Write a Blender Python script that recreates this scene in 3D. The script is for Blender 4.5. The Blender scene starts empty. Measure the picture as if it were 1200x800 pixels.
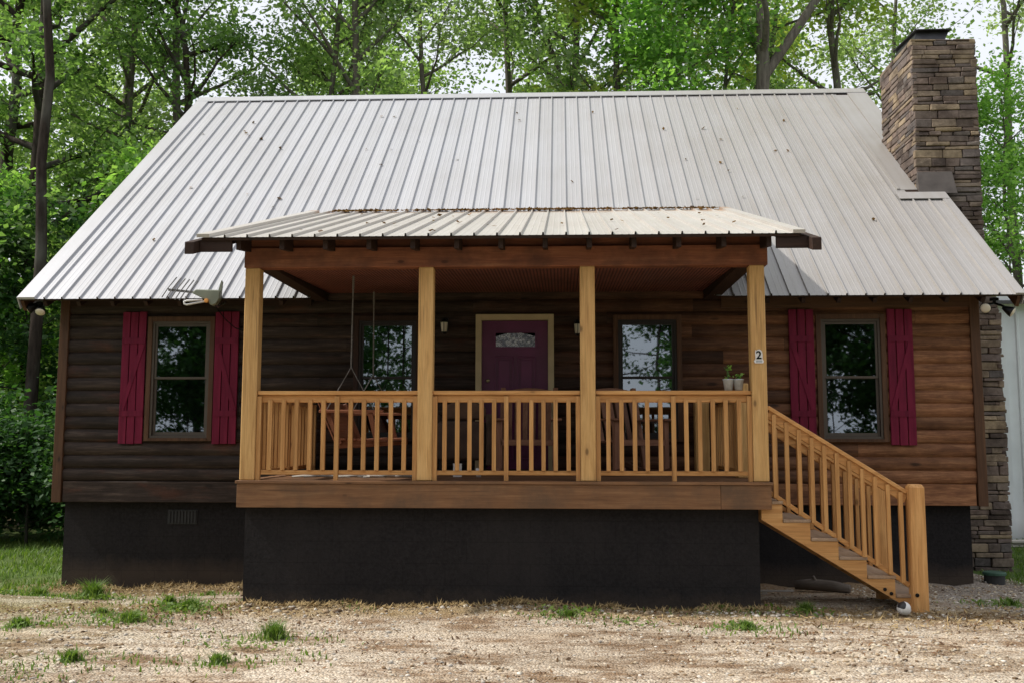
import bpy, bmesh, math, random
import numpy as np
from mathutils import Vector, Matrix
R = random.Random(7)
rad = math.radians
sc = bpy.context.scene
C = sc.collection

# ------------------------------------------------------------------ helpers
def link(o, parent=None):
    C.objects.link(o)
    if parent is not None: o.parent = parent
    return o
def tag(o, label=None, cat=None, group=None, kind=None):
    if label: o['label'] = label
    if cat: o['category'] = cat
    if group: o['group'] = group
    if kind: o['kind'] = kind
    return o
def empty(name, loc=(0,0,0), rz=0, label=None, cat=None, group=None):
    o = bpy.data.objects.new(name, None); o.empty_display_size = .2
    o.location = loc; o.rotation_euler = (0,0,rz); link(o)
    return tag(o, label, cat, group)
class MB:
    def __init__(s): s.v=[]; s.f=[]
    def add(s, vs, fs):
        n=len(s.v); s.v += [tuple(p) for p in vs]; s.f += [tuple(i+n for i in f) for f in fs]; return s
    def hexa(s, p):
        return s.add(p,[(0,3,2,1),(4,5,6,7),(0,1,5,4),(1,2,6,5),(2,3,7,6),(3,0,4,7)])
    def box(s,x0,x1,y0,y1,z0,z1):
        return s.hexa([(x0,y0,z0),(x1,y0,z0),(x1,y1,z0),(x0,y1,z0),(x0,y0,z1),(x1,y0,z1),(x1,y1,z1),(x0,y1,z1)])
    def bar(s,p,q,w,h,side=None):
        """box from p to q; w across 'side', h across the other"""
        p=Vector(p); q=Vector(q); d=(q-p).normalized()
        if side is None:
            side = d.cross(Vector((0,0,1)))
            if side.length<1e-4: side=Vector((1,0,0))
        side=Vector(side); side=(side-d*side.dot(d)).normalized(); o=side.cross(d).normalized()
        a=side*w/2; b=o*h/2
        return s.hexa([p-a-b,p+a-b,p+a+b,p-a+b,q-a-b,q+a-b,q+a+b,q-a+b])
    def prism(s, poly, off):
        n=len(poly); off=Vector(off); P=[Vector(p) for p in poly]
        vs=P+[p+off for p in P]
        fs=[tuple(range(n)), tuple(range(2*n-1,n-1,-1))]+[(i,(i+1)%n,n+(i+1)%n,n+i) for i in range(n)]
        return s.add(vs,fs)
    def tube(s, path, rad_, sides=8, cap=True):
        path=[Vector(p) for p in path]; n=len(path)
        if not hasattr(rad_,'__len__'): rad_=[rad_]*n
        vs=[]; fs=[]; ref=None
        for i,p in enumerate(path):
            d=(path[min(i+1,n-1)]-path[max(i-1,0)]).normalized()
            if ref is None:
                ref = d.cross(Vector((.13,.97,.21))).normalized()
            a=(ref-d*ref.dot(d)).normalized(); ref=a; b=d.cross(a)
            for k in range(sides):
                t=2*math.pi*k/sides
                vs.append(p+(a*math.cos(t)+b*math.sin(t))*rad_[i])
        for i in range(n-1):
            for k in range(sides):
                k2=(k+1)%sides
                fs.append((i*sides+k,i*sides+k2,(i+1)*sides+k2,(i+1)*sides+k))
        if cap: fs += [tuple(range(sides-1,-1,-1)), tuple((n-1)*sides+k for k in range(sides))]
        return s.add(vs,fs)
    def lathe(s, prof, c=(0,0,0), sides=20, M=None):
        vs=[]; fs=[]; n=len(prof)
        for r,z in prof:
            for k in range(sides):
                t=2*math.pi*k/sides; p=Vector((r*math.cos(t),r*math.sin(t),z))
                if M is not None: p=M@p
                vs.append(p+Vector(c))
        for i in range(n-1):
            for k in range(sides):
                k2=(k+1)%sides; fs.append((i*sides+k,i*sides+k2,(i+1)*sides+k2,(i+1)*sides+k))
        fs += [tuple(range(sides-1,-1,-1)), tuple((n-1)*sides+k for k in range(sides))]
        return s.add(vs,fs)
    def mesh(s,name,mat,smooth=False,recalc=True):
        m=bpy.data.meshes.new(name); m.from_pydata(s.v,[],s.f)
        if recalc:
            b=bmesh.new(); b.from_mesh(m); bmesh.ops.recalc_face_normals(b,faces=b.faces); b.to_mesh(m); b.free()
        if smooth:
            m.polygons.foreach_set('use_smooth',[True]*len(m.polygons))
        if mat: m.materials.append(mat)
        m.update(); return m
    def build(s,name,mat,parent=None,bevel=0,smooth=False,recalc=True,loc=None,seg=1):
        o=bpy.data.objects.new(name,s.mesh(name,mat,smooth,recalc)); link(o,parent)
        if loc is not None: o.location=loc
        if bevel:
            b=o.modifiers.new('bevel','BEVEL'); b.width=bevel; b.segments=seg; b.limit_method='ANGLE'; b.angle_limit=rad(40)
        return o
def np_mesh(name, verts, faces, mats, matidx=None, smooth=False):
    verts=np.asarray(verts,dtype=np.float32); 
    m=bpy.data.meshes.new(name)
    groups=faces if isinstance(faces,list) else [faces]
    nl=sum(g.size for g in groups); nf=sum(len(g) for g in groups)
    m.vertices.add(len(verts)); m.vertices.foreach_set('co',verts.ravel())
    m.loops.add(nl); m.loops.foreach_set('vertex_index',np.concatenate([g.ravel() for g in groups]).astype(np.int32))
    st=[];c=0
    for g in groups:
        st.append(c+np.arange(len(g))*g.shape[1]); c+=g.size
    m.polygons.add(nf); m.polygons.foreach_set('loop_start',np.concatenate(st).astype(np.int32))
    for mt in mats: m.materials.append(mt)
    if matidx is not None: m.polygons.foreach_set('material_index',np.asarray(matidx,dtype=np.int32))
    if smooth: m.polygons.foreach_set('use_smooth',np.ones(nf,dtype=bool))
    m.update(calc_edges=True); m.validate(); return m

# ------------------------------------------------------------------ materials
class NT:
    def __init__(s,name):
        s.m=bpy.data.materials.new(name); s.m.use_nodes=True; s.t=s.m.node_tree
        s.b=s.t.nodes['Principled BSDF']; s.out=s.t.nodes['Material Output']
    def n(s,typ,props=None,**ins):
        nd=s.t.nodes.new('ShaderNode'+typ)
        for k,v in (props or {}).items(): setattr(nd,k,v)
        for k,v in ins.items(): s.set(nd,k,v)
        return nd
    def set(s,nd,k,v):
        key=int(k[1:]) if k[0]=='i' and k[1:].isdigit() else k.replace('_',' ')
        sock=nd.inputs[key]
        if isinstance(v,bpy.types.Node): v=v.outputs[0]
        if isinstance(v,bpy.types.NodeSocket): s.t.links.new(v,sock)
        else:
            if sock.type=='RGBA' and len(v)==3: v=(*v,1)
            sock.default_value=v
    def ramp(s,fac,*stops,interp='LINEAR'):
        nd=s.t.nodes.new('ShaderNodeValToRGB'); cr=nd.color_ramp; cr.interpolation=interp
        while len(cr.elements)<len(stops): cr.elements.new(.5)
        for e,(p,c) in zip(cr.elements,stops):
            e.position=p; e.color=(*c,1) if hasattr(c,'__len__') else (c,c,c,1)
        s.set(nd,'i0',fac); return nd
    def math(s,op,a,b=0,c=0,clamp=False):
        nd=s.n('Math',{'operation':op,'use_clamp':clamp}); s.set(nd,'i0',a); s.set(nd,'i1',b); s.set(nd,'i2',c); return nd
    def mix(s,fac,a,b,blend='MIX'):
        nd=s.n('Mix',{'data_type':'RGBA','blend_type':blend})
        s.set(nd,'i0',fac); s.set(nd,'i6',a); s.set(nd,'i7',b); return nd.outputs[2]
    def P(s,**k):
        for a,v in k.items(): s.set(s.b,a,v)
        return s
    def bump(s,h,strength=.3,dist=.02):
        nd=s.n('Bump'); s.set(nd,'Height',h); s.set(nd,'Strength',strength); s.set(nd,'Distance',dist)
        s.set(s.b,'Normal',nd); return nd
    def obj(s,scale=(1,1,1),offset=True):
        tc=s.n('TexCoord'); mp=s.n('Mapping'); s.set(mp,'Scale',scale)
        if offset:
            oi=s.n('ObjectInfo'); g=s.n('NewGeometry')
            a=s.math('MULTIPLY',oi.outputs['Random'],41.0); b=s.math('MULTIPLY_ADD',g.outputs['Random Per Island'],23.0,a)
            cx=s.n('CombineXYZ'); s.set(cx,'i0',b); s.set(cx,'i1',b); s.set(cx,'i2',b)
            ad=s.n('VectorMath',{'operation':'ADD'}); s.set(ad,'i0',tc.outputs['Object']); s.set(ad,'i1',cx)
            s.set(mp,'Vector',ad)
        else: s.set(mp,'Vector',tc.outputs['Object'])
        return mp
    def island(s): return s.n('NewGeometry').outputs['Random Per Island']
    def noise(s,vec,scale=5,detail=5,rough=.55,dist=0):
        nd=s.n('TexNoise'); s.set(nd,'Vector',vec); s.set(nd,'Scale',scale); s.set(nd,'Detail',detail); s.set(nd,'Roughness',rough); s.set(nd,'Distortion',dist); return nd

def wood(name, dark, mid, light, axis, rough=.65, knots=True, grain=1.0, tone=.25, weather=None):
    t=NT(name)
    sc_=[14*grain]*3; sc_[axis]=.9*grain
    v=t.obj(tuple(sc_)); n1=t.noise(v,1.6,9,.68,.6)
    fs=[70.0*grain]*3; fs[axis]=2.5*grain; n0=t.noise(t.obj(tuple(fs)),1.3,4,.7)
    col=t.ramp(n1,(.25,dark),(.5,mid),(.75,light)).outputs[0]
    col=t.mix(t.ramp(n0,(.42,.0),(.7,.55)),col,t.mix(1,col,(.55,.5,.45),'MULTIPLY'))
    sb=[1.3]*3; sb[axis]=.5
    n2=t.noise(t.obj(tuple(sb)),1.7,4)
    col=t.mix(t.math('MULTIPLY',n2,.5),col,t.mix(1,col,(.62,.55,.5),'MULTIPLY'))
    isl=t.math('MULTIPLY_ADD',t.island(),tone*2,1-tone)
    oi=t.n('ObjectInfo'); isl=t.math('MULTIPLY',isl,t.math('MULTIPLY_ADD',oi.outputs['Random'],tone*.8,1-tone*.4))
    cx=t.n('CombineColor'); t.set(cx,'i0',isl); t.set(cx,'i1',isl); t.set(cx,'i2',isl)
    col=t.mix(1,col,cx.outputs[0],'MULTIPLY')
    if knots:
        ks=[5.5]*3; ks[axis]=2.6
        vo=t.n('TexVoronoi',{'feature':'F1'}); t.set(vo,'Vector',t.obj(tuple(ks))); t.set(vo,'Scale',1.0)
        sk=t.n('SeparateColor'); t.set(sk,'i0',vo.outputs['Color'])
        k=t.math('MULTIPLY',t.ramp(vo,(.055,1.0),(.11,0.0)),t.math('GREATER_THAN',sk.outputs[0],.45))
        halo=t.math('MULTIPLY',t.ramp(vo,(.08,.5),(.26,0.0)),t.math('GREATER_THAN',sk.outputs[0],.45)); col=t.mix(halo,col,dark)
        col=t.mix(t.math('MULTIPLY',k,.75),col,tuple(x*.3 for x in dark))
    cs=[30.0]*3; cs[axis]=.7
    ck=t.ramp(t.noise(t.obj(tuple(cs)),1.5,3,.5,.4),(.66,0.0),(.72,1.0))
    if knots: col=t.mix(t.math('MULTIPLY',ck,.55),col,tuple(x*.4 for x in dark))
    if weather:
        n3=t.noise(t.obj((1,1,1)),2.3,6,.65)
        col=t.mix(t.ramp(n3,(.45,0.0),(.68,.8)),col,weather)
    t.P(Base_Color=col,Roughness=rough); t.set(t.b,'Specular IOR Level',.3)
    t.bump(n1,.35,.004); return t.m

PINEO=[wood('orange_pine_'+'xyz'[a],(.39,.185,.062),(.56,.295,.105),(.68,.405,.165),a,.5,tone=.26) for a in range(3)]
PINE=[wood('pine_'+'xyz'[a],(.44,.24,.088),(.60,.365,.14),(.72,.475,.21),a,.55,tone=.18) for a in range(3)]
DECKW=[wood('deck_board_'+'xyz'[a],(.145,.070,.032),(.22,.112,.052),(.30,.165,.08),a,.6,tone=.12,weather=(.10,.062,.038)) for a in range(3)]
TREADW=wood('tread_wood',(.26,.165,.10),(.38,.26,.165),(.48,.35,.235),1,.75,tone=.15,weather=(.27,.21,.16))
BEAMW=[wood('stained_beam_'+'xyz'[a],(.16,.055,.030),(.27,.10,.05),(.38,.17,.088),a,.6,tone=.15,weather=(.075,.03,.02)) for a in range(3)]
DARKW=[wood('dark_rafter_'+'xyz'[a],(.022,.011,.008),(.035,.018,.012),(.055,.028,.018),a,.7,tone=.2) for a in range(3)]
TRIMW=[wood('cedar_trim_'+'xyz'[a],(.055,.026,.014),(.095,.046,.023),(.14,.073,.036),a,.6,tone=.15) for a in range(3)]
CHAIRW=[wood('chair_wood_'+'xyz'[a],(.13,.06,.036),(.22,.105,.063),(.31,.16,.10),a,.6,tone=.25,knots=False) for a in range(3)]
SWINGW=[wood('swing_wood_'+'xyz'[a],(.18,.065,.03),(.28,.105,.05),(.36,.15,.075),a,.55,tone=.2,knots=False) for a in range(3)]

def plain(name,col,rough=.6,metal=0,var=.15,scale=6,spec=.4,bump=0):
    t=NT(name); n=t.noise(t.obj((1,1,1)),scale,5)
    a=tuple(c*(1-var) for c in col); b=tuple(min(1,c*(1+var)) for c in col)
    t.P(Base_Color=t.ramp(n,(.3,a),(.7,b)),Roughness=rough,Metallic=metal); t.set(t.b,'Specular IOR Level',spec)
    if bump: t.bump(n,bump,.01)
    return t.m

def log_material():
    t=NT('log_siding')
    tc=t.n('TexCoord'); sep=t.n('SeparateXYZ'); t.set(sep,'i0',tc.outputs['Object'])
    v=t.obj((1.1,9,16)); n1=t.noise(v,1.7,8,.65,.5)
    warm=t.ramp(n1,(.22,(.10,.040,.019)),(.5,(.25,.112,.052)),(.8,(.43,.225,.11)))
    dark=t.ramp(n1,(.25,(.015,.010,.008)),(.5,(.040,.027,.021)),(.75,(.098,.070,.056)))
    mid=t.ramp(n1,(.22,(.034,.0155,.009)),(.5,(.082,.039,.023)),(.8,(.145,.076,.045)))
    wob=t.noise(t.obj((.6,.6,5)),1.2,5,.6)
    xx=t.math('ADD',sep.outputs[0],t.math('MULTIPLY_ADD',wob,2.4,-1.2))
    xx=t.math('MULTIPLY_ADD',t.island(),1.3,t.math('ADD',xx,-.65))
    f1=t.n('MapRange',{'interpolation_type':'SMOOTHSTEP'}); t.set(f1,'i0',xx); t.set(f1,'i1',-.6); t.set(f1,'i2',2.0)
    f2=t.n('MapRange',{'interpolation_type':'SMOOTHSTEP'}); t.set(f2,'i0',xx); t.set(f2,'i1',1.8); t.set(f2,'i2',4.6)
    col=t.mix(f1,dark.outputs[0],mid.outputs[0]); col=t.mix(f2,col,warm.outputs[0])  # leftward darkening: part weathering, part tree shade put into the log colour
    # reddish boards showing through the darker ones
    red=t.ramp(t.noise(t.obj((.9,.9,3)),1.1,6,.7),(.54,0.0),(.72,.8))
    col=t.mix(red,col,(.10,.036,.02))
    grime=t.ramp(t.noise(t.obj((1.5,1.5,2.5),False),1.3,7,.7),(.42,.0),(.66,.65))
    col=t.mix(grime,col,t.mix(1,col,(.4,.38,.38),'MULTIPLY'))
    isl=t.math('MULTIPLY_ADD',t.island(),.55,.72); cx=t.n('CombineColor')
    for i in range(3): t.set(cx,'i%d'%i,isl)
    col=t.mix(1,col,cx.outputs[0],'MULTIPLY')
    vo=t.n('TexVoronoi'); t.set(vo,'Vector',t.obj((1.7,5,5))); t.set(vo,'Scale',1.0)
    col=t.mix(t.math('MULTIPLY',t.ramp(vo,(.06,1.0),(.14,0.0)),.7),col,(.012,.008,.006))
    fn=t.noise(t.obj((6,60,75)),1.3,5,.7); col=t.mix(t.ramp(fn,(.4,0.0),(.68,.6)),col,t.mix(1,col,(.45,.42,.4),'MULTIPLY'))
    spk=t.noise(t.obj((14,60,60)),1.2,4,.7); col=t.mix(t.ramp(spk,(.58,0.0),(.75,.35)),col,t.mix(1,col,(1.9,1.8,1.75),'MULTIPLY'))
    t.P(Base_Color=col,Roughness=.7); t.set(t.b,'Specular IOR Level',.25); t.bump(n1,.5,.006); return t.m
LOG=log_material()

def metal_roof(name,base,dirt,amt,gx=None,stain=None):
    t=NT(name); tc=t.n('TexCoord'); sep=t.n('SeparateXYZ'); t.set(sep,'i0',tc.outputs['Object'])
    n=t.noise(t.obj((6,.35,.35),False),1.6,6,.6); n2=t.noise(t.obj((.7,.7,.7),False),1.1,6,.65)
    fine=t.noise(t.obj((60,2,2),False),1,3,.6)
    d=t.math('MULTIPLY',t.ramp(n,(.35,0.0),(.75,1.0)),amt)
    d=t.math('ADD',d,t.math('MULTIPLY',t.ramp(n2,(.42,0.0),(.7,1.0)),amt*.8),clamp=True)
    if gx:
        mr=t.n('MapRange',{'interpolation_type':'SMOOTHSTEP'}); t.set(mr,'i0',sep.outputs[0]); t.set(mr,'i1',gx[0]); t.set(mr,'i2',gx[1]); t.set(mr,'i3',.0); t.set(mr,'i4',.62)
        d=t.math('ADD',d,mr,clamp=True)
    col=t.mix(d,base,dirt)
    col=t.mix(t.math('MULTIPLY',fine,.22),col,t.mix(1,col,(.55,.55,.55),'MULTIPLY'))
    if stain is not None:
        sy_=t.math('ADD',sep.outputs[1],t.math('MULTIPLY_ADD',n2,1.6,-.8)); ms=t.n('MapRange',{'interpolation_type':'SMOOTHSTEP'}); t.set(ms,'i0',sy_); t.set(ms,'i1',stain); t.set(ms,'i2',stain+.8); t.set(ms,'i4',.75); col=t.mix(ms,col,(.36,.22,.13))
    isl=t.math('MULTIPLY_ADD',t.island(),.10,.95); cx=t.n('CombineColor')
    for i in range(3): t.set(cx,'i%d'%i,isl)
    col=t.mix(1,col,cx.outputs[0],'MULTIPLY')
    t.P(Base_Color=col,Roughness=.48,Metallic=.25); t.bump(t.noise(t.obj((1.5,1.5,1.5),False),2,3),.12,.02); return t.m
ROOF=metal_roof('galvalume_roof',(.50,.505,.53),(.32,.295,.265),.2,(-1.5,4.5))
PROOF=metal_roof('dusty_porch_roof',(.55,.525,.49),(.39,.34,.285),.3,None,.75)

def stone_mat():
    t=NT('stacked_stone'); g=t.island()
    col=t.ramp(g,(0,(.15,.115,.10)),(.2,(.25,.20,.17)),(.38,(.30,.225,.185)),(.55,(.21,.19,.185)),(.7,(.36,.285,.22)),(.85,(.50,.39,.26)),(1,(.26,.205,.19)))
    n=t.noise(t.obj((1,1,1)),22,7,.65)
    c2=t.mix(t.math('MULTIPLY',n,.9),col,t.mix(1,col,(.38,.36,.35),'MULTIPLY'))
    gr=t.ramp(t.noise(t.obj((1,1,1),False),3.2,6,.7),(.42,0.0),(.6,.75)); c2=t.mix(gr,c2,t.mix(1,c2,(.35,.33,.33),'MULTIPLY'))
    t.P(Base_Color=c2,Roughness=.85); t.set(t.b,'Specular IOR Level',.2); t.bump(n,.8,.015); return t.m
STONE=stone_mat()
MORTAR=plain('dark_mortar',(.03,.025,.022),.9)
def black_mat():
    t=NT('black_foundation_paint'); v=t.obj((1,1,1),False); n=t.noise(v,34,6,.7); big=t.noise(t.obj((1,1,.5),False),1.4,6,.65)
    col=t.ramp(n,(.3,(.009,.008,.0085)),(.7,(.022,.020,.0205))).outputs[0]
    col=t.mix(t.ramp(big,(.45,0.0),(.75,.6)),col,(.030,.026,.025))
    tc=t.n('TexCoord'); sp=t.n('SeparateXYZ'); t.set(sp,'i0',tc.outputs['Object'])
    z=t.math('ADD',sp.outputs[2],t.math('MULTIPLY_ADD',t.noise(v,5,6,.7),-.30,.15))
    col=t.mix(t.ramp(z,(.16,.55),(.36,0.0)),col,(.085,.062,.045))
    br=t.n('TexBrick'); mp=t.n('Mapping'); cy=t.n('CombineXYZ'); t.set(cy,'i0',t.math('ADD',sp.outputs[0],sp.outputs[1])); t.set(cy,'i1',sp.outputs[2]); t.set(br,'Vector',cy)
    t.set(br,'Scale',1.0); t.set(br,'Brick Width',.4); t.set(br,'Row Height',.2); t.set(br,'Mortar Size',.006); t.set(br,'Mortar Smooth',.6); t.set(br,'Color1',(1,1,1)); t.set(br,'Color2',(1,1,1)); t.set(br,'Mortar',(.78,.78,.78))
    col=t.mix(1,col,br.outputs[0],'MULTIPLY')
    t.P(Base_Color=col,Roughness=.85); t.set(t.b,'Specular IOR Level',.2); t.bump(n,.6,.01); return t.m
BLACKBLOCK=black_mat()
SHUT=None
def shutter_mat():
    t=NT('maroon_shutter_paint'); n=t.noise(t.obj((9,9,.8)),2,6,.6)
    tc=t.n('TexCoord')
    col=t.ramp(n,(.25,(.075,.0045,.018)),(.5,(.135,.008,.029)),(.8,(.19,.016,.044)))
    isl=t.math('MULTIPLY_ADD',t.island(),.3,.85); cx=t.n('CombineColor')
    for i in range(3): t.set(cx,'i%d'%i,isl)
    t.P(Base_Color=t.mix(1,col.outputs[0],cx.outputs[0],'MULTIPLY'),Roughness=.6); t.set(t.b,'Specular IOR Level',.18); t.bump(n,.4,.004); return t.m
SHUT=shutter_mat()
DOORP=plain('plum_door_paint',(.12,.014,.068),.4,var=.2,scale=3)
CREAM=plain('cream_trim_paint',(.52,.42,.25),.6,var=.12,scale=5)
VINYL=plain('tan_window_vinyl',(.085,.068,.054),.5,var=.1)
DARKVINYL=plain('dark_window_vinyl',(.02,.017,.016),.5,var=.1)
BLACKMETAL=plain('black_metal',(.012,.012,.013),.4,.5,var=.3)
GREYMETAL=plain('grey_flashing',(.10,.085,.075),.5,.4,var=.25)
CAPMETAL=plain('dark_cap_metal',(.05,.05,.055),.45,.5,var=.3)
GALV=plain('galvanised_metal',(.42,.45,.48),.5,.3,var=.2,scale=14)
WHITEP=plain('white_plastic',(.75,.74,.72),.5,var=.06)
BEIGEP=plain('beige_lamp_glass',(.68,.62,.5),.3,var=.08)
ROPE=plain('grey_rope',(.16,.15,.14),.9,var=.3,scale=60)
ANTG=plain('antenna_grey_green',(.22,.24,.185),.5,var=.15)
ALU=plain('aluminium',(.55,.55,.56),.35,.8,var=.1)
ORANGEP=plain('orange_plastic',(.75,.33,.08),.5)
PADDED=plain('brown_upholstery',(.060,.036,.025),.85,var=.35,scale=7,bump=.3)
PADDED2=plain('tan_upholstery',(.12,.066,.04),.85,var=.3,scale=7,bump=.3)
SHEDW=plain('white_shed_metal',(.78,.81,.83),.5,.1,var=.07,scale=2)
SHEDD=plain('shed_dark_edge',(.10,.10,.10),.6,var=.2)
YEL=plain('yellow_plastic',(.75,.42,.02),.45)
GRCAP=plain('green_pipe_cap',(.035,.085,.055),.6,var=.25)
DARKP=plain('dark_pipe',(.03,.03,.03),.7)
DRIFT=wood('grey_log',(.10,.085,.07),(.17,.145,.12),(.25,.22,.19),0,.9,knots=False)
PALEW=wood('pale_board',(.35,.33,.3),(.5,.48,.44),(.62,.6,.56),0,.85,knots=False)
TERRA=plain('potting_soil',(.04,.026,.018),.95)
def glass_mat(name,fac,tint):
    t=NT(name); gl=t.n('BsdfGlossy'); t.set(gl,'Color',(.80,.90,1.0)); t.set(gl,'Roughness',.015)
    n=t.noise(t.obj((1,1,1)),1.6,2,.4); bp=t.n('Bump'); t.set(bp,'Height',n); t.set(bp,'Strength',.035); t.set(bp,'Distance',.02); t.set(gl,'Normal',bp)
    tr=t.n('BsdfTransparent'); t.set(tr,'Color',tint)
    fr=t.n('Fresnel'); t.set(fr,'IOR',1.5)
    f=t.math('ADD',fr,fac,clamp=True)
    mx=t.n('MixShader'); t.set(mx,'i0',f); t.set(mx,'i1',tr); t.set(mx,'i2',gl)
    t.t.links.new(mx.outputs[0],t.out.inputs[0]); return t.m
GLASS=glass_mat('window_glass',.22,(.35,.38,.42))
def lite_mat():
    t=NT('leaded_glass'); vo=t.n('TexVoronoi',{'feature':'DISTANCE_TO_EDGE'}); t.set(vo,'Vector',t.obj((1,1,1.6),False)); t.set(vo,'Scale',24.0)
    c=t.noise(t.obj((1,1,1),False),19,3)
    col=t.mix(t.ramp(vo,(.05,1.0),(.10,0.0)),t.ramp(c,(.40,(.02,.022,.026)),(.6,(.55,.58,.62))).outputs[0],(.01,.01,.011))
    t.P(Base_Color=col,Roughness=.15); return t.m
LITE=lite_mat()
INTER=plain('dark_room',(.02,.018,.017),.9)  # near-black colour paints the unlit room seen through the panes
CURT=plain('curtain_cloth',(.10,.095,.09),.9)

def bark_mat(name,a,b):
    t=NT(name); n=t.noise(t.obj((7,7,1.2)),2,7,.7)
    n2=t.noise(t.obj((1,1,.6)),1.1,4)
    col=t.mix(t.ramp(n2,(.45,0.0),(.7,.7)),t.ramp(n,(.3,a),(.7,b)).outputs[0],(.16,.16,.135))
    t.P(Base_Color=col,Roughness=.95); t.set(t.b,'Specular IOR Level',.1); t.bump(n,.8,.03); return t.m
BARK=bark_mat('grey_bark',(.075,.062,.054),(.22,.19,.165))
BARKD=bark_mat('dark_bark',(.018,.014,.012),(.065,.05,.041))
def leaf_mat(name,a,b,c,tr=.45):
    t=NT(name); g=t.island(); oi=t.n('ObjectInfo')
    f=t.math('ADD',t.math('MULTIPLY',g,.75),t.math('MULTIPLY',oi.outputs['Random'],.25))
    col=t.ramp(f,(0,a),(.55,b),(1,c)).outputs[0]
    big=t.noise(t.obj((.4,.4,.4),False),1.0,3); col=t.mix(t.ramp(big,(.4,0.0),(.65,.55)),col,t.mix(1,col,(.5,.62,.5),'MULTIPLY'))
    di=t.n('BsdfPrincipled'); t.set(di,'Base Color',col); t.set(di,'Roughness',.55); t.set(di,'Specular IOR Level',.3)
    tl=t.n('BsdfTranslucent'); t.set(tl,'Color',t.mix(1,col,(1.5,1.75,.7),'MULTIPLY'))
    mx=t.n('MixShader'); t.set(mx,'i0',tr); t.set(mx,'i1',di); t.set(mx,'i2',tl)
    t.t.nodes.remove(t.b); t.t.links.new(mx.outputs[0],t.out.inputs[0]); return t.m
LEAF=leaf_mat('oak_leaves',(.15,.225,.105),(.275,.38,.17),(.44,.53,.30),.55)  # pale, greyed greens: haze over the woods painted into the leaves
LEAFB=leaf_mat('bright_maple_leaves',(.14,.26,.075),(.25,.42,.125),(.41,.55,.22),.55)
LEAFG=leaf_mat('grey_green_leaves',(.20,.26,.16),(.33,.40,.245),(.48,.53,.37),.55)
LEAFY=leaf_mat('yellow_green_leaves',(.28,.34,.08),(.43,.47,.14),(.56,.54,.22),.5)
LEAFD=leaf_mat('shade_leaves',(.085,.15,.062),(.165,.26,.105),(.28,.38,.175),.55)
LEAFF=leaf_mat('far_leaves',(.23,.31,.16),(.35,.43,.235),(.49,.55,.35),.5)  # palest greens, with distance haze put into the leaf colour
LEAFS=leaf_mat('undergrowth_leaves',(.024,.062,.022),(.048,.115,.037),(.10,.18,.062),.4)
LEAFN=leaf_mat('drive_side_leaves',(.024,.068,.020),(.055,.13,.036),(.11,.21,.06))
GRASS=leaf_mat('grass_blades',(.07,.13,.025),(.14,.22,.045),(.26,.30,.10),.35)
STRAW=leaf_mat('dry_leaves',(.06,.03,.014),(.17,.085,.04),(.32,.17,.085),.15)

# ------------------------------------------------------------------ dimensions (metres, deck top at 1.37)
XL,XR=-5.519,5.426
ZB=1.009
YE,ZE=-.506,3.381; YR,ZR=5.309,7.727; XE0,XE1=-5.823,5.757
SL=(ZR-ZE)/(YR-YE)
roofz=lambda y: ZE+SL*(y-YE) if y<=YR else ZR-SL*(y-YR)
YB=2*YR
YP=-2.561; DK=1.37
def gh(x,y):
    """ground height"""
    t=np.clip((-0.25-y)/2.2,0,1); t=t*t*(3-2*t)
    back=np.clip((x+5.5)/11.,-.3,1.0)*.13
    back=back-np.clip((x-5.3)/.8,0,1)*.07
    h=.2*t+back*(1-t)
    h=h+.02*np.sin(1.7*x+.6*y)*np.cos(1.1*y-.4*x)
    h=h+.035*np.exp(-((y+2.75)/.22)**2)*np.clip((2.9-np.abs(x+.1))/.4,0,1)
    h=h+(.022*np.sin(3.1*x+.7)+.016*np.sin(7.3*x)+.012*np.sin(13.1*x+1.0))*(np.exp(-((y+2.52)/.16)**2)+np.exp(-((y-.02)/.2)**2))
    far=np.clip((np.hypot(x,y+2)-14)/30,0,1)
    return h*(1-far)+far*(.05)

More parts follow.
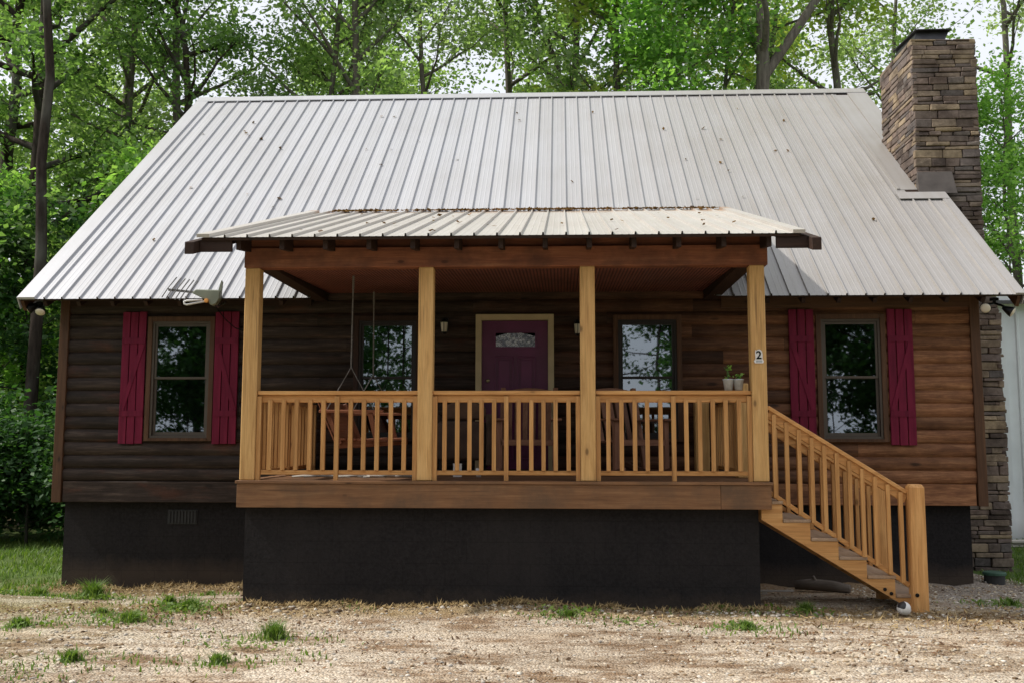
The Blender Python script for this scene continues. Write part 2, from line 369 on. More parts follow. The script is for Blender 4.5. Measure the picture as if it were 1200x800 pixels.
# ------------------------------------------------------------------ ground
def ground_mat():
    t=NT('gravel_and_dirt'); tc=t.n('TexCoord'); sep=t.n('SeparateXYZ'); t.set(sep,'i0',tc.outputs['Object'])
    vec=t.obj((1,1,1),False)
    x,y=sep.outputs[0],sep.outputs[1]
    v1=t.n('TexVoronoi'); t.set(v1,'Vector',vec); t.set(v1,'Scale',52.0)
    v2=t.n('TexVoronoi'); t.set(v2,'Vector',vec); t.set(v2,'Scale',110.0)
    sx=t.n('SeparateColor'); t.set(sx,'i0',v1.outputs['Color'])
    sy=t.n('SeparateColor'); t.set(sy,'i0',v2.outputs['Color'])
    peb=t.ramp(sx.outputs[0],(0,(.11,.077,.055)),(.22,(.33,.255,.18)),(.5,(.53,.445,.34)),(.8,(.72,.65,.55)),(1,(.30,.27,.23)))
    peb2=t.ramp(sy.outputs[0],(0,(.15,.105,.07)),(.35,(.44,.355,.26)),(.8,(.65,.575,.47)),(1,(.28,.24,.19)))
    big=t.noise(vec,.55,6,.6); mid=t.noise(vec,2.6,7,.65); fine=t.noise(vec,26,6,.7)
    sand=t.ramp(fine,(.25,(.30,.22,.15)),(.5,(.53,.43,.315)),(.75,(.66,.575,.455)))
    col=t.mix(.5,peb.outputs[0],peb2.outputs[0])
    col=t.mix(t.ramp(mid,(.50,0.0),(.66,.75)),col,sand.outputs[0])
    # brown straw / leaf patches
    br=t.ramp(t.noise(t.obj((1,2.2,1),False),1.5,7,.72),(.46,0.0),(.60,.85))
    col=t.mix(br,col,t.ramp(fine,(.3,(.09,.048,.025)),(.7,(.27,.165,.085))).outputs[0])
    # straw strip along the foundations
    b1=t.math('ABSOLUTE',t.math('ADD',y,2.72)); b1=t.math('ADD',b1,t.math('MULTIPLY_ADD',mid,.5,-.25)); s1=t.ramp(b1,(.18,.8),(.42,0.0))
    col=t.mix(s1,col,t.ramp(fine,(.25,(.10,.065,.03)),(.5,(.27,.19,.09)),(.75,(.40,.31,.17))).outputs[0])
    b2=t.n('MapRange',{'interpolation_type':'SMOOTHSTEP'}); t.set(b2,'i0',t.math('ADD',y,t.math('MULTIPLY_ADD',mid,1.2,-.6))); t.set(b2,'i1',-1.5); t.set(b2,'i2',-.5)
    col=t.mix(t.math('MULTIPLY',b2,.8),col,t.ramp(fine,(.25,(.12,.065,.03)),(.5,(.26,.165,.085)),(.75,(.40,.29,.16))).outputs[0])
    # grey gravel at the right
    gx=t.n('MapRange',{'interpolation_type':'SMOOTHSTEP'}); t.set(gx,'i0',t.math('ADD',x,t.math('MULTIPLY_ADD',big,3.0,-1.5))); t.set(gx,'i1',3.9); t.set(gx,'i2',5.0)
    gy=t.n('MapRange',{'interpolation_type':'SMOOTHSTEP'}); t.set(gy,'i0',t.math('ADD',y,t.math('MULTIPLY_ADD',mid,1.0,-.5))); t.set(gy,'i1',-3.0); t.set(gy,'i2',-2.2)
    col=t.mix(t.math('MULTIPLY',t.math('MULTIPLY',gx,gy),.65),col,t.ramp(sx.outputs[1],(0,(.13,.12,.12)),(.5,(.25,.235,.22)),(1,(.46,.43,.39))).outputs[0])
    # green creeping in: left
    lx=t.n('MapRange',{'interpolation_type':'SMOOTHSTEP'}); t.set(lx,'i0',t.math('ADD',x,t.math('MULTIPLY_ADD',mid,3.4,-1.7))); t.set(lx,'i1',-2.2); t.set(lx,'i2',-5.6)
    col=t.mix(t.math('MULTIPLY',lx,.42),col,t.ramp(fine,(.3,(.07,.10,.025)),(.7,(.20,.23,.08))).outputs[0])
    # lawn and forest floor away from the drive
    lw=t.n('MapRange',{'interpolation_type':'SMOOTHSTEP'})
    t.set(lw,'i0',t.math('ADD',t.math('MAXIMUM',y,t.math('MULTIPLY_ADD',t.math('ABSOLUTE',x),1.0,-8.0)),t.math('MULTIPLY_ADD',mid,1.4,-.7))); t.set(lw,'i1',-.4); t.set(lw,'i2',1.2)
    inl=t.math('GREATER_THAN',t.math('ABSOLUTE',x),5.8)
    col=t.mix(t.math('MULTIPLY',lw,inl),col,t.ramp(fine,(.3,(.045,.085,.02)),(.55,(.10,.15,.04)),(.8,(.20,.20,.09))).outputs[0])
    ff=t.n('MapRange',{'interpolation_type':'SMOOTHSTEP'}); t.set(ff,'i0',t.math('ADD',y,t.math('MULTIPLY_ADD',big,5.0,-2.5))); t.set(ff,'i1',6.5); t.set(ff,'i2',10.0)
    col=t.mix(ff,col,t.ramp(fine,(.3,(.03,.025,.012)),(.7,(.11,.085,.045))).outputs[0])
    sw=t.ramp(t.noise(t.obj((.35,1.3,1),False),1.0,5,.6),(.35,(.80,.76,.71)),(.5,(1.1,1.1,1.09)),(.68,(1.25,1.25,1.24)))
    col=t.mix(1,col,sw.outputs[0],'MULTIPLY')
    t.P(Base_Color=col,Roughness=.95); t.set(t.b,'Specular IOR Level',.15)
    h=t.math('ADD',t.math('MULTIPLY',v1.outputs['Distance'],-1.0),t.math('MULTIPLY',fine,.6))
    t.bump(h,.9,.022); return t.m
GROUND=ground_mat()
near=list(np.arange(-11,11.01,.11)); xs=np.array([-400,-200,-100,-60,-40,-28,-20,-16,-13]+near+[13,16,20,28,40,60,100,200,400])
ys=np.array([-400,-200,-100,-60,-40,-28,-20,-15,-12,-10,-8.5]+list(np.arange(-7.5,4.01,.09))+[4.5,5,6,7,8,10,12,15,20,28,40,60,100,200,400])
gx,gy=np.meshgrid(xs,ys); gz=gh(gx,gy)
rng=np.random.default_rng(3)
gz=gz+(rng.random(gz.shape)-.5)*.010*((np.abs(gx)<11)&(gy<4)&(gy>-7.6))
nx,ny=len(xs),len(ys); idx=np.arange(nx*ny).reshape(ny,nx)
fc=np.stack([idx[:-1,:-1],idx[:-1,1:],idx[1:,1:],idx[1:,:-1]],-1).reshape(-1,4)
go=link(bpy.data.objects.new('ground',np_mesh('ground',np.stack([gx,gy,gz],-1).reshape(-1,3),fc,[GROUND],smooth=True)))
tag(go,kind='structure')

def ico():
    b=bmesh.new(); bmesh.ops.create_icosphere(b,subdivisions=1,radius=1); v=np.array([p.co[:] for p in b.verts]); f=np.array([[q.index for q in p.verts] for p in b.faces]); b.free(); return v,f
IV,IF=ico()
def scatter_stones(name,n,xr,yr,smin,smax,mat,keep=None,seed=1,sink=.3):
    g=np.random.default_rng(seed); x=g.uniform(*xr,n); y=g.uniform(*yr,n)
    if keep is not None: k=keep(x,y,g); x,y=x[k],y[k]
    n=len(x); s=smin*(smax/smin)**(g.random(n)**2.2)
    a=g.uniform(0,6.28,n); V=IV[None]*(1+g.uniform(-.22,.22,(n,len(IV),1)))
    V=V*np.stack([s*g.uniform(.8,1.5,n),s*g.uniform(.7,1.1,n),s*g.uniform(.4,.8,n)],-1)[:,None]
    ca,sa=np.cos(a)[:,None],np.sin(a)[:,None]
    X=V[...,0]*ca-V[...,1]*sa+x[:,None]; Y=V[...,0]*sa+V[...,1]*ca+y[:,None]; Z=V[...,2]+(gh(x,y)+s*.4-s*sink)[:,None]
    F=(IF[None]+(np.arange(n)*len(IV))[:,None,None]).reshape(-1,3)
    o=link(bpy.data.objects.new(name,np_mesh(name,np.stack([X,Y,Z],-1).reshape(-1,3),F,[mat],smooth=True))); return o
def pebble_mat():
    t=NT('pebbles'); col=t.ramp(t.island(),(0,(.09,.06,.04)),(.16,(.25,.17,.10)),(.4,(.50,.40,.27)),(.65,(.66,.59,.46)),(.8,(.36,.33,.29)),(1,(.78,.73,.64)))
    n=t.noise(t.obj((1,1,1)),60,4); t.P(Base_Color=t.mix(t.math('MULTIPLY',n,.5),col,t.mix(1,col,(.5,.47,.44),'MULTIPLY')),Roughness=.9); t.set(t.b,'Specular IOR Level',.15); return t.m
PEB=pebble_mat()
def keep_drive(x,y,g):
    pat=np.sin(x*1.3+1.2*np.sin(y*1.1))*np.sin(y*1.9+.8*np.sin(x*.9))
    p=np.where(y<-2.7,.45+.5*pat,.25); p=np.where((x>3.6)&(y>-3.2),.9,p); p=np.where(x<-4.5,p*.5,p)
    inside=(x>-2.5)&(x<2.43)&(y>-2.5)
    inside|=(y>-.05)&(x<5.4)
    return (g.random(len(x))<p)&~inside
o=scatter_stones('gravel',90000,(-7,8.0),(-6.6,1.2),.0035,.021,PEB,keep_drive,5)
tag(o,'pale tan gravel spread over the dirt drive in front of the cabin','gravel',kind='stuff')
def keep_bank(x,y,g): return (np.abs(y+2.78+.08*np.sin(3*x))<g.normal(0,.13,len(x)).__abs__())
o=scatter_stones('rubble',2600,(-2.7,3.6),(-3.4,-2.5),.008,.034,PEB,keep_bank,9)
tag(o,'larger rubble stones lying along the foot of the black porch wall','rubble',kind='stuff')

def scatter_leaves(name,pts,size,mat,seed=2,flat=.35,aspect=.5):
    g=np.random.default_rng(seed); n=len(pts); s=size*g.uniform(.6,1.4,n)
    a=g.uniform(0,6.28,n); u=np.stack([np.cos(a),np.sin(a),g.normal(0,flat,n)],-1); w=np.stack([-np.sin(a),np.cos(a),g.normal(0,flat,n)],-1)
    p=pts+np.array([0,0,size*.25]); u=u*s[:,None]*.5; w=w*s[:,None]*.5*aspect
    V=np.stack([p-u,p+w+u*.1,p+u,p-w+u*.1],1).reshape(-1,3); F=np.arange(4*n).reshape(n,4)
    return np_mesh(name,V,F,[mat])
g=np.random.default_rng(11); n=9000
x=g.uniform(-6.5,7,n); y=np.where(g.random(n)<.5,g.uniform(-6,-2.6,n),g.normal(-2.85,.25,n)); pat=np.sin(x*1.1+2)*np.sin(y*2.3+x*.6)
k=(g.random(n)<.35+.5*pat)&~((np.abs(x)<2.5)&(y>-2.55)); x,y=x[k],y[k]
o=link(bpy.data.objects.new('leaf_litter',scatter_leaves('leaf_litter',np.stack([x,y,gh(x,y)],-1),.036,STRAW,2,.45,.4)))
tag(o,'dry brown leaves and straw scattered over the gravel','leaf litter',kind='stuff')

g=np.random.default_rng(21)
sx=np.concatenate([g.uniform(-2.7,2.7,3600),g.uniform(-5.5,-2.5,1700),g.uniform(2.6,6.4,900)]); sy=np.concatenate([-2.49-np.abs(g.normal(0,.14,3600)),.06-np.abs(g.normal(0,.28,1700)),-2.3-g.uniform(0,1.2,900)])
m_=scatter_leaves('straw',np.stack([sx,sy,gh(sx,sy)],-1),.075,plain('straw_stems',(.30,.215,.10),.9,var=.45,scale=3),33,.55,.13)
o=link(bpy.data.objects.new('straw',m_)); tag(o,'dry straw stems matted along the foot of the black foundation walls','straw',kind='stuff')
# ------------------------------------------------------------------ cabin
cabin=empty('log_cabin',(0,0,0),0,'brown log cabin with galvanised metal roof, covered front porch and stone chimney','cabin')
WIN=[(-4.44,-3.617,1.733,3.222),(3.545,4.346,1.733,3.222),(-1.925,-1.118,1.733,3.222),(1.171,1.978,1.733,3.222)]
DOOR=(-.461,.470,DK,3.234)
def log_course(mb,x0,x1,z0,z1,za,zb,y,axis,sgn,bulge):
    ts=[za]+[t for t in np.linspace(z0,z1,9) if za+.004<t<zb-.004]+[zb]
    prof=[(-bulge*max(0,math.sin(math.pi*(z-z0)/(z1-z0)))**.55,z) for z in ts]
    vs=[];fs=[]
    for e in (x0,x1):
        for (d,z) in prof:
            vs.append((e,y+d*sgn,z) if axis==0 else (y+d*sgn,e,z))
    n=len(prof)
    for i in range(n-1): fs.append((i,i+1,n+i+1,n+i) if (sgn>0)==(axis==0) else (i,n+i,n+i+1,i+1))
    mb.add(vs,fs)
def log_wall(y,a,b,zt,axis,sgn,openings,name,limit=None):
    mb=MB(); H=.1545; z=ZB+.245; rr=random.Random(name)
    while z<zt:
        z1=z+H
        cuts=sorted({z,min(z1,zt)}|{c for o in openings for c in (o[2]+.02,o[3]-.02) if z<c<min(z1,zt)})
        joints=[]; p=a+rr.uniform(1.0,3.6)
        while p<b-.6: joints.append(p); p+=rr.uniform(2.2,4.2)
        for za,zb in zip(cuts[:-1],cuts[1:]):
            zm=(za+zb)/2; lo,hi=a,b
            if limit: lo,hi=limit(z1,a,b)
            segs=[(lo,hi)]
            for o in openings:
                if o[2]+.02<zm<o[3]-.02:
                    ns=[]
                    for s0,s1 in segs:
                        if o[0]>s0: ns.append((s0,min(s1,o[0]+.02)))
                        if o[1]<s1: ns.append((max(s0,o[1]-.02),s1))
                    segs=ns
            for s0,s1 in segs:
                js=[s0]+[j for j in joints if s0+.05<j<s1-.05]+[s1]
                for j0,j1 in zip(js[:-1],js[1:]):
                    if j1-j0>.01: log_course(mb,j0+.0015,j1-.0015,z,z1,za,zb,y,axis,sgn,.034)
        z=z1
    return mb
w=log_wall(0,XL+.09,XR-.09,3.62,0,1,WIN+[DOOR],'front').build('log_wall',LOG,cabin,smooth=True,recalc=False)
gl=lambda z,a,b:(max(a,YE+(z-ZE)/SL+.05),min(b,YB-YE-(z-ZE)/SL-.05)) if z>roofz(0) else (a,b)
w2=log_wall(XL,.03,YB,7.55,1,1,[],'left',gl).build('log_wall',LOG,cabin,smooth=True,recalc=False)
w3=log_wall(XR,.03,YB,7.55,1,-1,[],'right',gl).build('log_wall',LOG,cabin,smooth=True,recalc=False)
# solid gable backing + back wall
mb=MB(); 
for X in (XL+.012,XR-.042):
    mb.prism([(X,.02,ZB+.02),(X,YB-.02,ZB+.02),(X,YB-.02,roofz(.02)-.08),(X,YR,ZR-.12),(X,.02,roofz(.02)-.08)],(.03,0,0))
mb.box(XL+.05,XR-.05,YB-.05,YB,ZB+.02,roofz(.05)-.09)
mb.build('wall_sheathing',DARKW[1],cabin)
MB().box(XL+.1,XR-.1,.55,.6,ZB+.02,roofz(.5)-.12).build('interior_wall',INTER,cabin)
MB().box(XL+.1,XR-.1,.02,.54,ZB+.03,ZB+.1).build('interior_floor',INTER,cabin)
# band board and corner trims
mb=MB(); x=XL+.115
for L in (2.95,):
    mb.box(x,-2.53,-.038,.02,ZB,ZB+.243)
mb.box(-2.36,2.33,-.03,.02,ZB+.36-.02,ZB+.40)
mb.box(2.45,XR-.115,-.038,.02,ZB,ZB+.243)
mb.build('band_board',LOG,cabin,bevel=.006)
MB().box(XL-.012,XL+.10,-.055,.045,ZB-.005,3.52).build('corner_trim',TRIMW[2],cabin,bevel=.005)
MB().box(XR-.10,XR+.012,-.055,.045,ZB-.005,3.52).build('corner_trim',TRIMW[2],cabin,bevel=.005)
# frieze board under the eave
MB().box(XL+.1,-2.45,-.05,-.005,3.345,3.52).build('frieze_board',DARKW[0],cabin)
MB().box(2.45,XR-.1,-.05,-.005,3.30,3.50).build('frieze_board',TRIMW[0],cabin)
# foundation
mb=MB(); FX0,FX1=XL+.09,XR-.143
mb.box(FX0,FX1,.10,.3,-.35,ZB+.01); mb.box(FX0,FX0+.2,.301,YB-.2,-.35,ZB+.01); mb.box(FX1-.2,FX1,.301,YB-.2,-.35,ZB+.01); mb.box(FX0,FX1,YB-.199,YB-.02,-.35,ZB+.01)
mb.build('foundation',BLACKBLOCK,cabin)
mb=MB(); mb.box(-4.16,-3.80,.085,.105,.745,.915)
for i in range(9): mb.box(-4.145+i*.039,-4.125+i*.039,.072,.09,.76,.90)
mb.build('foundation_vent',plain('vent_grey',(.019,.0185,.019),.6),cabin)

# windows
def window(x0,x1,z0,z1,vin,sl,lab=None):
    T=.058; mb=MB()
    mb.box(x0,x0+T,-.058,.03,z0,z1); mb.box(x1-T,x1,-.058,.03,z0,z1)
    mb.box(x0+T,x1-T,-.058,.03,z1-T,z1); mb.box(x0+T,x1-T,-.066,.03,z0,z0+.035)
    wn=mb.build('window',sl,cabin,bevel=.003)
    a,b,c,d=x0+T,x1-T,z0+.035,z1-T; V=.028; mid=2.487
    f=MB(); f.box(a,a+V,-.04,.06,c,d); f.box(b-V,b,-.04,.06,c,d); f.box(a+V,b-V,-.04,.06,d-V,d); f.box(a+V,b-V,-.04,.06,c,c+V)
    f.build('window_frame',vin,wn,bevel=.002)
    a+=V+.002;b-=V+.002;c+=V+.002;d-=V+.002; S=.026
    for (lo,hi,yy) in ((c,mid+.012,.012),(mid-.012,d,-.012)):
        s=MB(); s.box(a,a+S,yy-.011,yy+.011,lo,hi); s.box(b-S,b,yy-.011,yy+.011,lo,hi); s.box(a+S,b-S,yy-.011,yy+.011,hi-.03,hi); s.box(a+S,b-S,yy-.011,yy+.011,lo,lo+.04 if lo==c else lo+.024)
        s.build('sash',vin,wn)
        p=MB(); p.add([(a+S,yy,lo+.02),(b-S,yy,lo+.02),(b-S,yy,hi-.025),(a+S,yy,hi-.025)],[(0,1,2,3)])
        p.build('pane',GLASS,wn)
    return wn
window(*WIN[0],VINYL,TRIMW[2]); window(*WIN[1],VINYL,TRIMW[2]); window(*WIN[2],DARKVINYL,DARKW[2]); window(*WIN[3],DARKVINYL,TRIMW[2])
# door
mb=MB(); x0,x1,z0,z1=DOOR; T=.07
mb.box(x0,x0+T,-.06,.04,z0,z1); mb.box(x1-T,x1,-.06,.04,z0,z1); mb.box(x0+T,x1-T,-.06,.04,z1-T,z1)
mb.build('door_trim',CREAM,cabin,bevel=.003)
a,b=x0+T+.004,x1-T-.004; d=MB(); W=b-a
LX0,LX1,LZ0,LZ1=-.225,.245,2.85,3.02
d.box(a,b,.0,.04,z0+.02,LZ0); d.box(a,LX0,.0,.04,LZ0,z1-T-.004); d.box(LX1,b,.0,.04,LZ0,z1-T-.004); d.box(LX0,LX1,.0,.04,LZ1,z1-T-.004)
door=d.build('door',DOORP,cabin)
pm=MB()
for px in (-.235,.03):
    for (pz0,pz1) in ((1.95,2.74),(1.52,1.86)):
        q=.225
        pm.box(px,px+q,-.012,.0,pz0,pz0+.018); pm.box(px,px+q,-.012,.0,pz1-.018,pz1); pm.box(px,px+.018,-.012,.0,pz0+.018,pz1-.018); pm.box(px+q-.018,px+q,-.012,.0,pz0+.018,pz1-.018)
        pm.box(px+.045,px+q-.045,-.008,.0,pz0+.045,pz1-.045)
pm.build('door_panel',DOORP,door,bevel=.004)
lt=MB(); N=10; pts=[(LX0,.012,LZ0),(LX1,.012,LZ0)]+[(LX1-(LX1-LX0)*i/N,.012,LZ1-.045+.045*math.sin(math.pi*i/N)) for i in range(N+1)]
lt.prism(pts,(0,.01,0)); lt.build('door_glass',LITE,door)
fm=MB(); fm.box(LX0-.02,LX0,-.012,.0,LZ0-.02,LZ1+.01); fm.box(LX1,LX1+.02,-.012,.0,LZ0-.02,LZ1+.01); fm.box(LX0,LX1,-.012,.0,LZ0-.02,LZ0); fm.box(LX0,LX1,-.012,.0,LZ1-.005,LZ1+.01)
fm.build('glass_frame',DOORP,door)
kb=MB(); Mr=Matrix.Rotation(rad(90),3,'X'); kb.lathe([(.012,0),(.012,.03),(.03,.045),(.034,.06),(.026,.078),(.004,.082)],(a+.07,0,2.28),14,Mr); lk=MB(); lk.lathe([(.022,0),(.022,.012),(.004,.014)],(a+.07,0,2.45),14,Mr)
BRASS=plain('brass',(.35,.28,.16),.3,.9); kb.build('door_knob',BRASS,door,smooth=True); lk.build('deadbolt',BRASS,door,smooth=True)

# shutters
def shutter(x0,x1,flip,mirror_name=None):
    z0,z1=1.70,3.278; w=(x1-x0); n=3; bw=(w-.02)/n; mb=MB()
    for i in range(n): 
        dz=R.uniform(-.004,.004); mb.box(x0+i*(bw+.01),x0+i*(bw+.01)+bw,-.066,-.044,z0+dz,z1+dz)
    s=mb.build('shutter',SHUT,cabin,bevel=.003)
    br=MB()
    for zc in (2.93,2.06): br.box(x0+.004,x1-.004,-.076,-.0665,zc-.035,zc+.035)
    za,zb=2.10,2.89
    pa,pb=((x0+.03,za),(x1-.03,zb)) if flip else ((x1-.03,za),(x0+.03,zb))
    br.bar((pa[0],-.0712,pa[1]),(pb[0],-.0712,pb[1]),.0085,.05,(0,1,0))
    br.build('brace',SHUT,s)
    return s
shutter(-4.745,-4.455,True); shutter(-3.608,-3.32,False)
shutter(3.228,3.516,False); shutter(4.365,4.657,True)

# ------------------------------------------------------------------ main roof
def metal_strips(mb,x0,x1,p0,p1,yrange,pitch=.2115,lift=0,up=None):
    (y0,z0),(y1,z1)=p0,p1; L=math.hypot(y1-y0,z1-z0); nrm=(-(z1-z0)/L,(y1-y0)/L)
    prof=[(0,0),(.004,.026),(.017,.026),(.021,0),(.088,0),(.094,.0018),(.102,.0018),(.108,0),(.150,0),(.156,.0018),(.164,.0018),(.170,0),(pitch,0)]
    n=int(math.ceil((x1-x0)/pitch-1e-6))
    for i in range(n):
        xa=x0+i*pitch
        for (ya,yb) in yrange(xa+pitch/2):
            ta,tb=(ya-y0)/(y1-y0),(yb-y0)/(y1-y0); vs=[];fs=[]
            for t in (ta,tb):
                y=y0+t*(y1-y0); z=z0+t*(z1-z0)
                for dx,h in prof:
                    vs.append((min(xa+dx,x1),y+nrm[0]*(h+lift),z+nrm[1]*(h+lift)))
            m=len(prof)
            for k in range(m-1): fs.append((k,k+1,m+k+1,m+k))
            mb.add(vs,fs)
CX0,CX1,CY0,CY1=5.452,6.29,1.884,3.28
def yr_main(x):
    if abs(x)<2.36: return [(1.15,YR)]
    if x>5.17: return [(YE,CY0-.16)]
    return [(YE,YR)]
mb=MB(); metal_strips(mb,XE0+.09,XE1,(YE,ZE),(YR,ZR),yr_main)
roof=mb.build('metal_roof',ROOF,cabin,recalc=False)
# deck below the panels
def slab(mb,x0,x1,ya,yb,t,top=-.004):
    n=Vector((0,-SL,1)).normalized()
    P=[Vector((x0,ya,roofz(ya))),Vector((x1,ya,roofz(ya))),Vector((x1,yb,roofz(yb))),Vector((x0,yb,roofz(yb)))]
    mb.hexa([p+n*(top-t) for p in P]+[p+n*top for p in P])
mb=MB()
slab(mb,XE0+.02,-2.44,YE+.015,YR-.02,.03); slab(mb,2.44,5.40,YE+.015,YR-.02,.03); slab(mb,-2.439,2.439,1.1,YR-.02,.03)
slab(mb,5.401,XE1-.02,YE+.015,CY0-.02,.03); slab(mb,5.401,XE1-.02,CY1+.02,YR-.02,.03)
# back slope
n_=Vector((0,SL,1)).normalized()
P=[Vector((XE0,YR+.02,ZR-.02)),Vector((XE1,YR+.02,ZR-.02)),Vector((XE1,YB-YE,ZE)),Vector((XE0,YB-YE,ZE))]
mb.hexa([p-n_*.04 for p in P]+[p for p in P])
mb.build('roof_deck',DARKW[1],cabin)
mb=MB(); metal_strips(mb,XE0,XE1,(YB-YE,ZE+.012),(YR,ZR+.012),lambda x:[(YB-YE,YR)])
mb.build('back_roof_panel',ROOF,cabin,recalc=False)
# rake trims, ridge cap, flashings
nv=Vector((0,-SL,1)).normalized(); du=Vector((0,1,SL)).normalized()
def roof_strip(mb,x0,x1,ya,yb,h0,h1):
    P=[Vector((x0,ya,roofz(ya))),Vector((x1,ya,roofz(ya))),Vector((x1,yb,roofz(yb))),Vector((x0,yb,roofz(yb)))]
    mb.hexa([p+nv*h0 for p in P]+[p+nv*h1 for p in P])
mb=MB(); roof_strip(mb,XE0,XE0+.20,YE-.006,YR,.0,.030); roof_strip(mb,XE0-.012,XE0-.001,YE-.006,YR,-.13,.026)
mb.build('rake_trim',ROOF,cabin,recalc=True)
mb=MB(); roof_strip(mb,XE1+.001,XE1+.012,YE-.006,CY0-.03,-.13,.026); roof_strip(mb,XE1-.09,XE1+.0005,YE-.006,CY0-.17,.0,.024)
mb.build('rake_trim',ROOF,cabin)
mb=MB(); roof_strip(mb,XE1+.001,XE1+.012,CY1+.02,YR,-.13,.026); roof_strip(mb,5.45,XE1+.0005,CY1+.03,YR-.03,.0,.024)
mb.build('rake_trim',ROOF,cabin)
mb=MB()
for sgn in (1,-1):
    y2=YR-sgn*.17
    mb.hexa([(XE0-.012,YR,ZR+.028),(XE1+.012,YR,ZR+.028),(XE1+.012,y2,ZR+.028-.17*SL),(XE0-.012,y2,ZR+.028-.17*SL),(XE0-.012,YR,ZR+.040),(XE1+.012,YR,ZR+.040),(XE1+.012,y2,ZR+.042-.17*SL),(XE0-.012,y2,ZR+.042-.17*SL)])
mb.build('ridge_cap',ROOF,cabin)
mb=MB(); roof_strip(mb,5.165,5.447,CY0-.02,YR-.2,.0,.005); roof_strip(mb,5.165,5.20,CY0-.02,YR-.2,.0051,.022); roof_strip(mb,5.10,5.90 if False else XE1-.0,CY0-.30,CY0-.13,.0225,.03)
mb.build('valley_flashing',ROOF,cabin)
mb=MB(); zf=roofz(CY0-.14)
mb.hexa([(5.42,CY0-.15,roofz(CY0-.15)+.02),(5.93,CY0-.15,roofz(CY0-.15)+.02),(5.93,CY0-.03,roofz(CY0)+.02),(5.42,CY0-.03,roofz(CY0)+.02),(5.435,CY0-.062,zf+.33),(5.90,CY0-.062,zf+.33),(5.90,CY0-.035,zf+.335),(5.435,CY0-.035,zf+.335)])
mb.build('chimney_flashing',GREYMETAL,cabin)
# rafter tails under the front eave
first=None
xt=XE0+.30
while xt<XE1-.1:
    if not -2.55<xt<2.55:
        mb=MB(); y0,y1=YE+.03,-.056; 
        za=lambda y:roofz(y)-.05
        mb.prism([(xt-.022,y0,za(y0)),(xt-.022,y1,za(y1)),(xt-.022,y1,za(y1)-.18),(xt-.022,y0+.05,za(y0)-.05)],(.044,0,0))
        mb.build('rafter_tail',DARKW[1],cabin)
    xt+=.402
# fly rafters at the gable ends
for X in (XE0+.005,XE1-.05):
    for (ya,yb) in (((YE+.02,YR),) if X<0 else ((YE+.02,CY0-.06),(CY1+.05,YR))):
        mb=MB()
        P=[Vector((X,ya,roofz(ya))),Vector((X+.04,ya,roofz(ya))),Vector((X+.04,yb,roofz(yb))),Vector((X,yb,roofz(yb)))]
        mb.hexa([p-nv*.17 for p in P]+[p-nv*.037 for p in P])
        mb.build('fly_rafter',TRIMW[1],cabin)

# ------------------------------------------------------------------ chimney
def stone_face(mb,o,u,n,W,z0,z1,rr,wfun=None,dmax=.04):
    o=Vector(o);u=Vector(u);n=Vector(n); z=z0
    while z<z1-.02:
        h=min(rr.choice((.05,.06,.07,.085,.1,.12)),z1-z)
        if z1-(z+h)<.03: h=z1-z
        a=0; Wz=W if wfun is None else wfun(z+h/2)
        e0=-rr.uniform(.0,.028); end=Wz+rr.uniform(.0,.028); a=e0
        while a<end-.02:
            w=rr.uniform(.14,.42)
            if end-(a+w)<.10: w=end-a
            d=rr.uniform(.006,dmax); j=lambda s=.007:rr.uniform(-s,s)
            p=[]
            for dd in (-.05,d):
                for (aa,zz) in ((a+.004,z+.004),(a+w-.004,z+.004),(a+w-.004,z+h-.004),(a+.004,z+h-.004)):
                    q=o+u*(aa+j())+n*(dd+(j(.01) if dd>0 else 0)); q.z=zz+j(.006); p.append(q)
            mb.hexa(p); a+=w
        z+=h
CT=7.30; rr=random.Random(5)
mb=MB(); wf=lambda z: 1.0 if z<3.5 else (.84 if z>4.1 else 1.0-.16*(z-3.5)/.6)
stone_face(mb,(CX0,CY0,0),(1,0,0),(0,-1,0),.84,-.1,CT,rr,wf)
stone_face(mb,(CX0,CY1,0),(0,-1,0),(-1,0,0),CY1-CY0,3.9,CT,rr,None,.015)
rs=MB()
stone_face(mb,(CX1,CY0,0),(0,1,0),(1,0,0),CY1-CY0,4.1,CT,rr); stone_face(mb,(CX0+1.0,CY0,0),(0,1,0),(1,0,0),CY1-CY0,-.1,3.5,rr)
stone_face(mb,(CX0+.84,CY1,0),(-1,0,0),(0,1,0),.84,-.1,CT,rr)
ch=mb.build('chimney',STONE,cabin,bevel=.012,seg=2)
mb=MB(); mb.box(CX0+.02,CX1-.02,CY0+.02,CY1-.02,-.3,CT-.015); mb.prism([(CX1-.02,CY0+.02,-.3),(CX0+.98,CY0+.02,-.3),(CX0+.98,CY0+.02,3.5),(CX1-.019,CY0+.02,4.1)],(0,CY1-CY0-.04,0)); mb.build('mortar',MORTAR,ch)
mb=MB(); mb.hexa([(5.50,1.93,CT),(5.93,1.93,CT),(5.93,2.85,CT),(5.50,2.85,CT),(5.56,1.97,CT+.14),(6.0,1.97,CT+.14),(6.0,2.85,CT+.20),(5.56,2.85,CT+.20)]); mb.hexa([(5.52,1.90,CT+.142),(6.02,1.90,CT+.142),(6.02,2.9,CT+.205),(5.52,2.9,CT+.205),(5.52,1.90,CT+.155),(6.02,1.90,CT+.155),(6.02,2.9,CT+.22),(5.52,2.9,CT+.22)])
mb.build('chimney_cap',CAPMETAL,ch)

# ------------------------------------------------------------------ porch
# skirt
mb=MB(); mb.box(-2.455,2.385,-2.46,-2.30,-.3,1.13); mb.box(-2.455,-2.30,-2.299,.09,-.3,1.13); mb.box(2.23,2.385,-2.299,.09,-.3,1.13)
mb.build('porch_skirt',BLACKBLOCK,cabin)
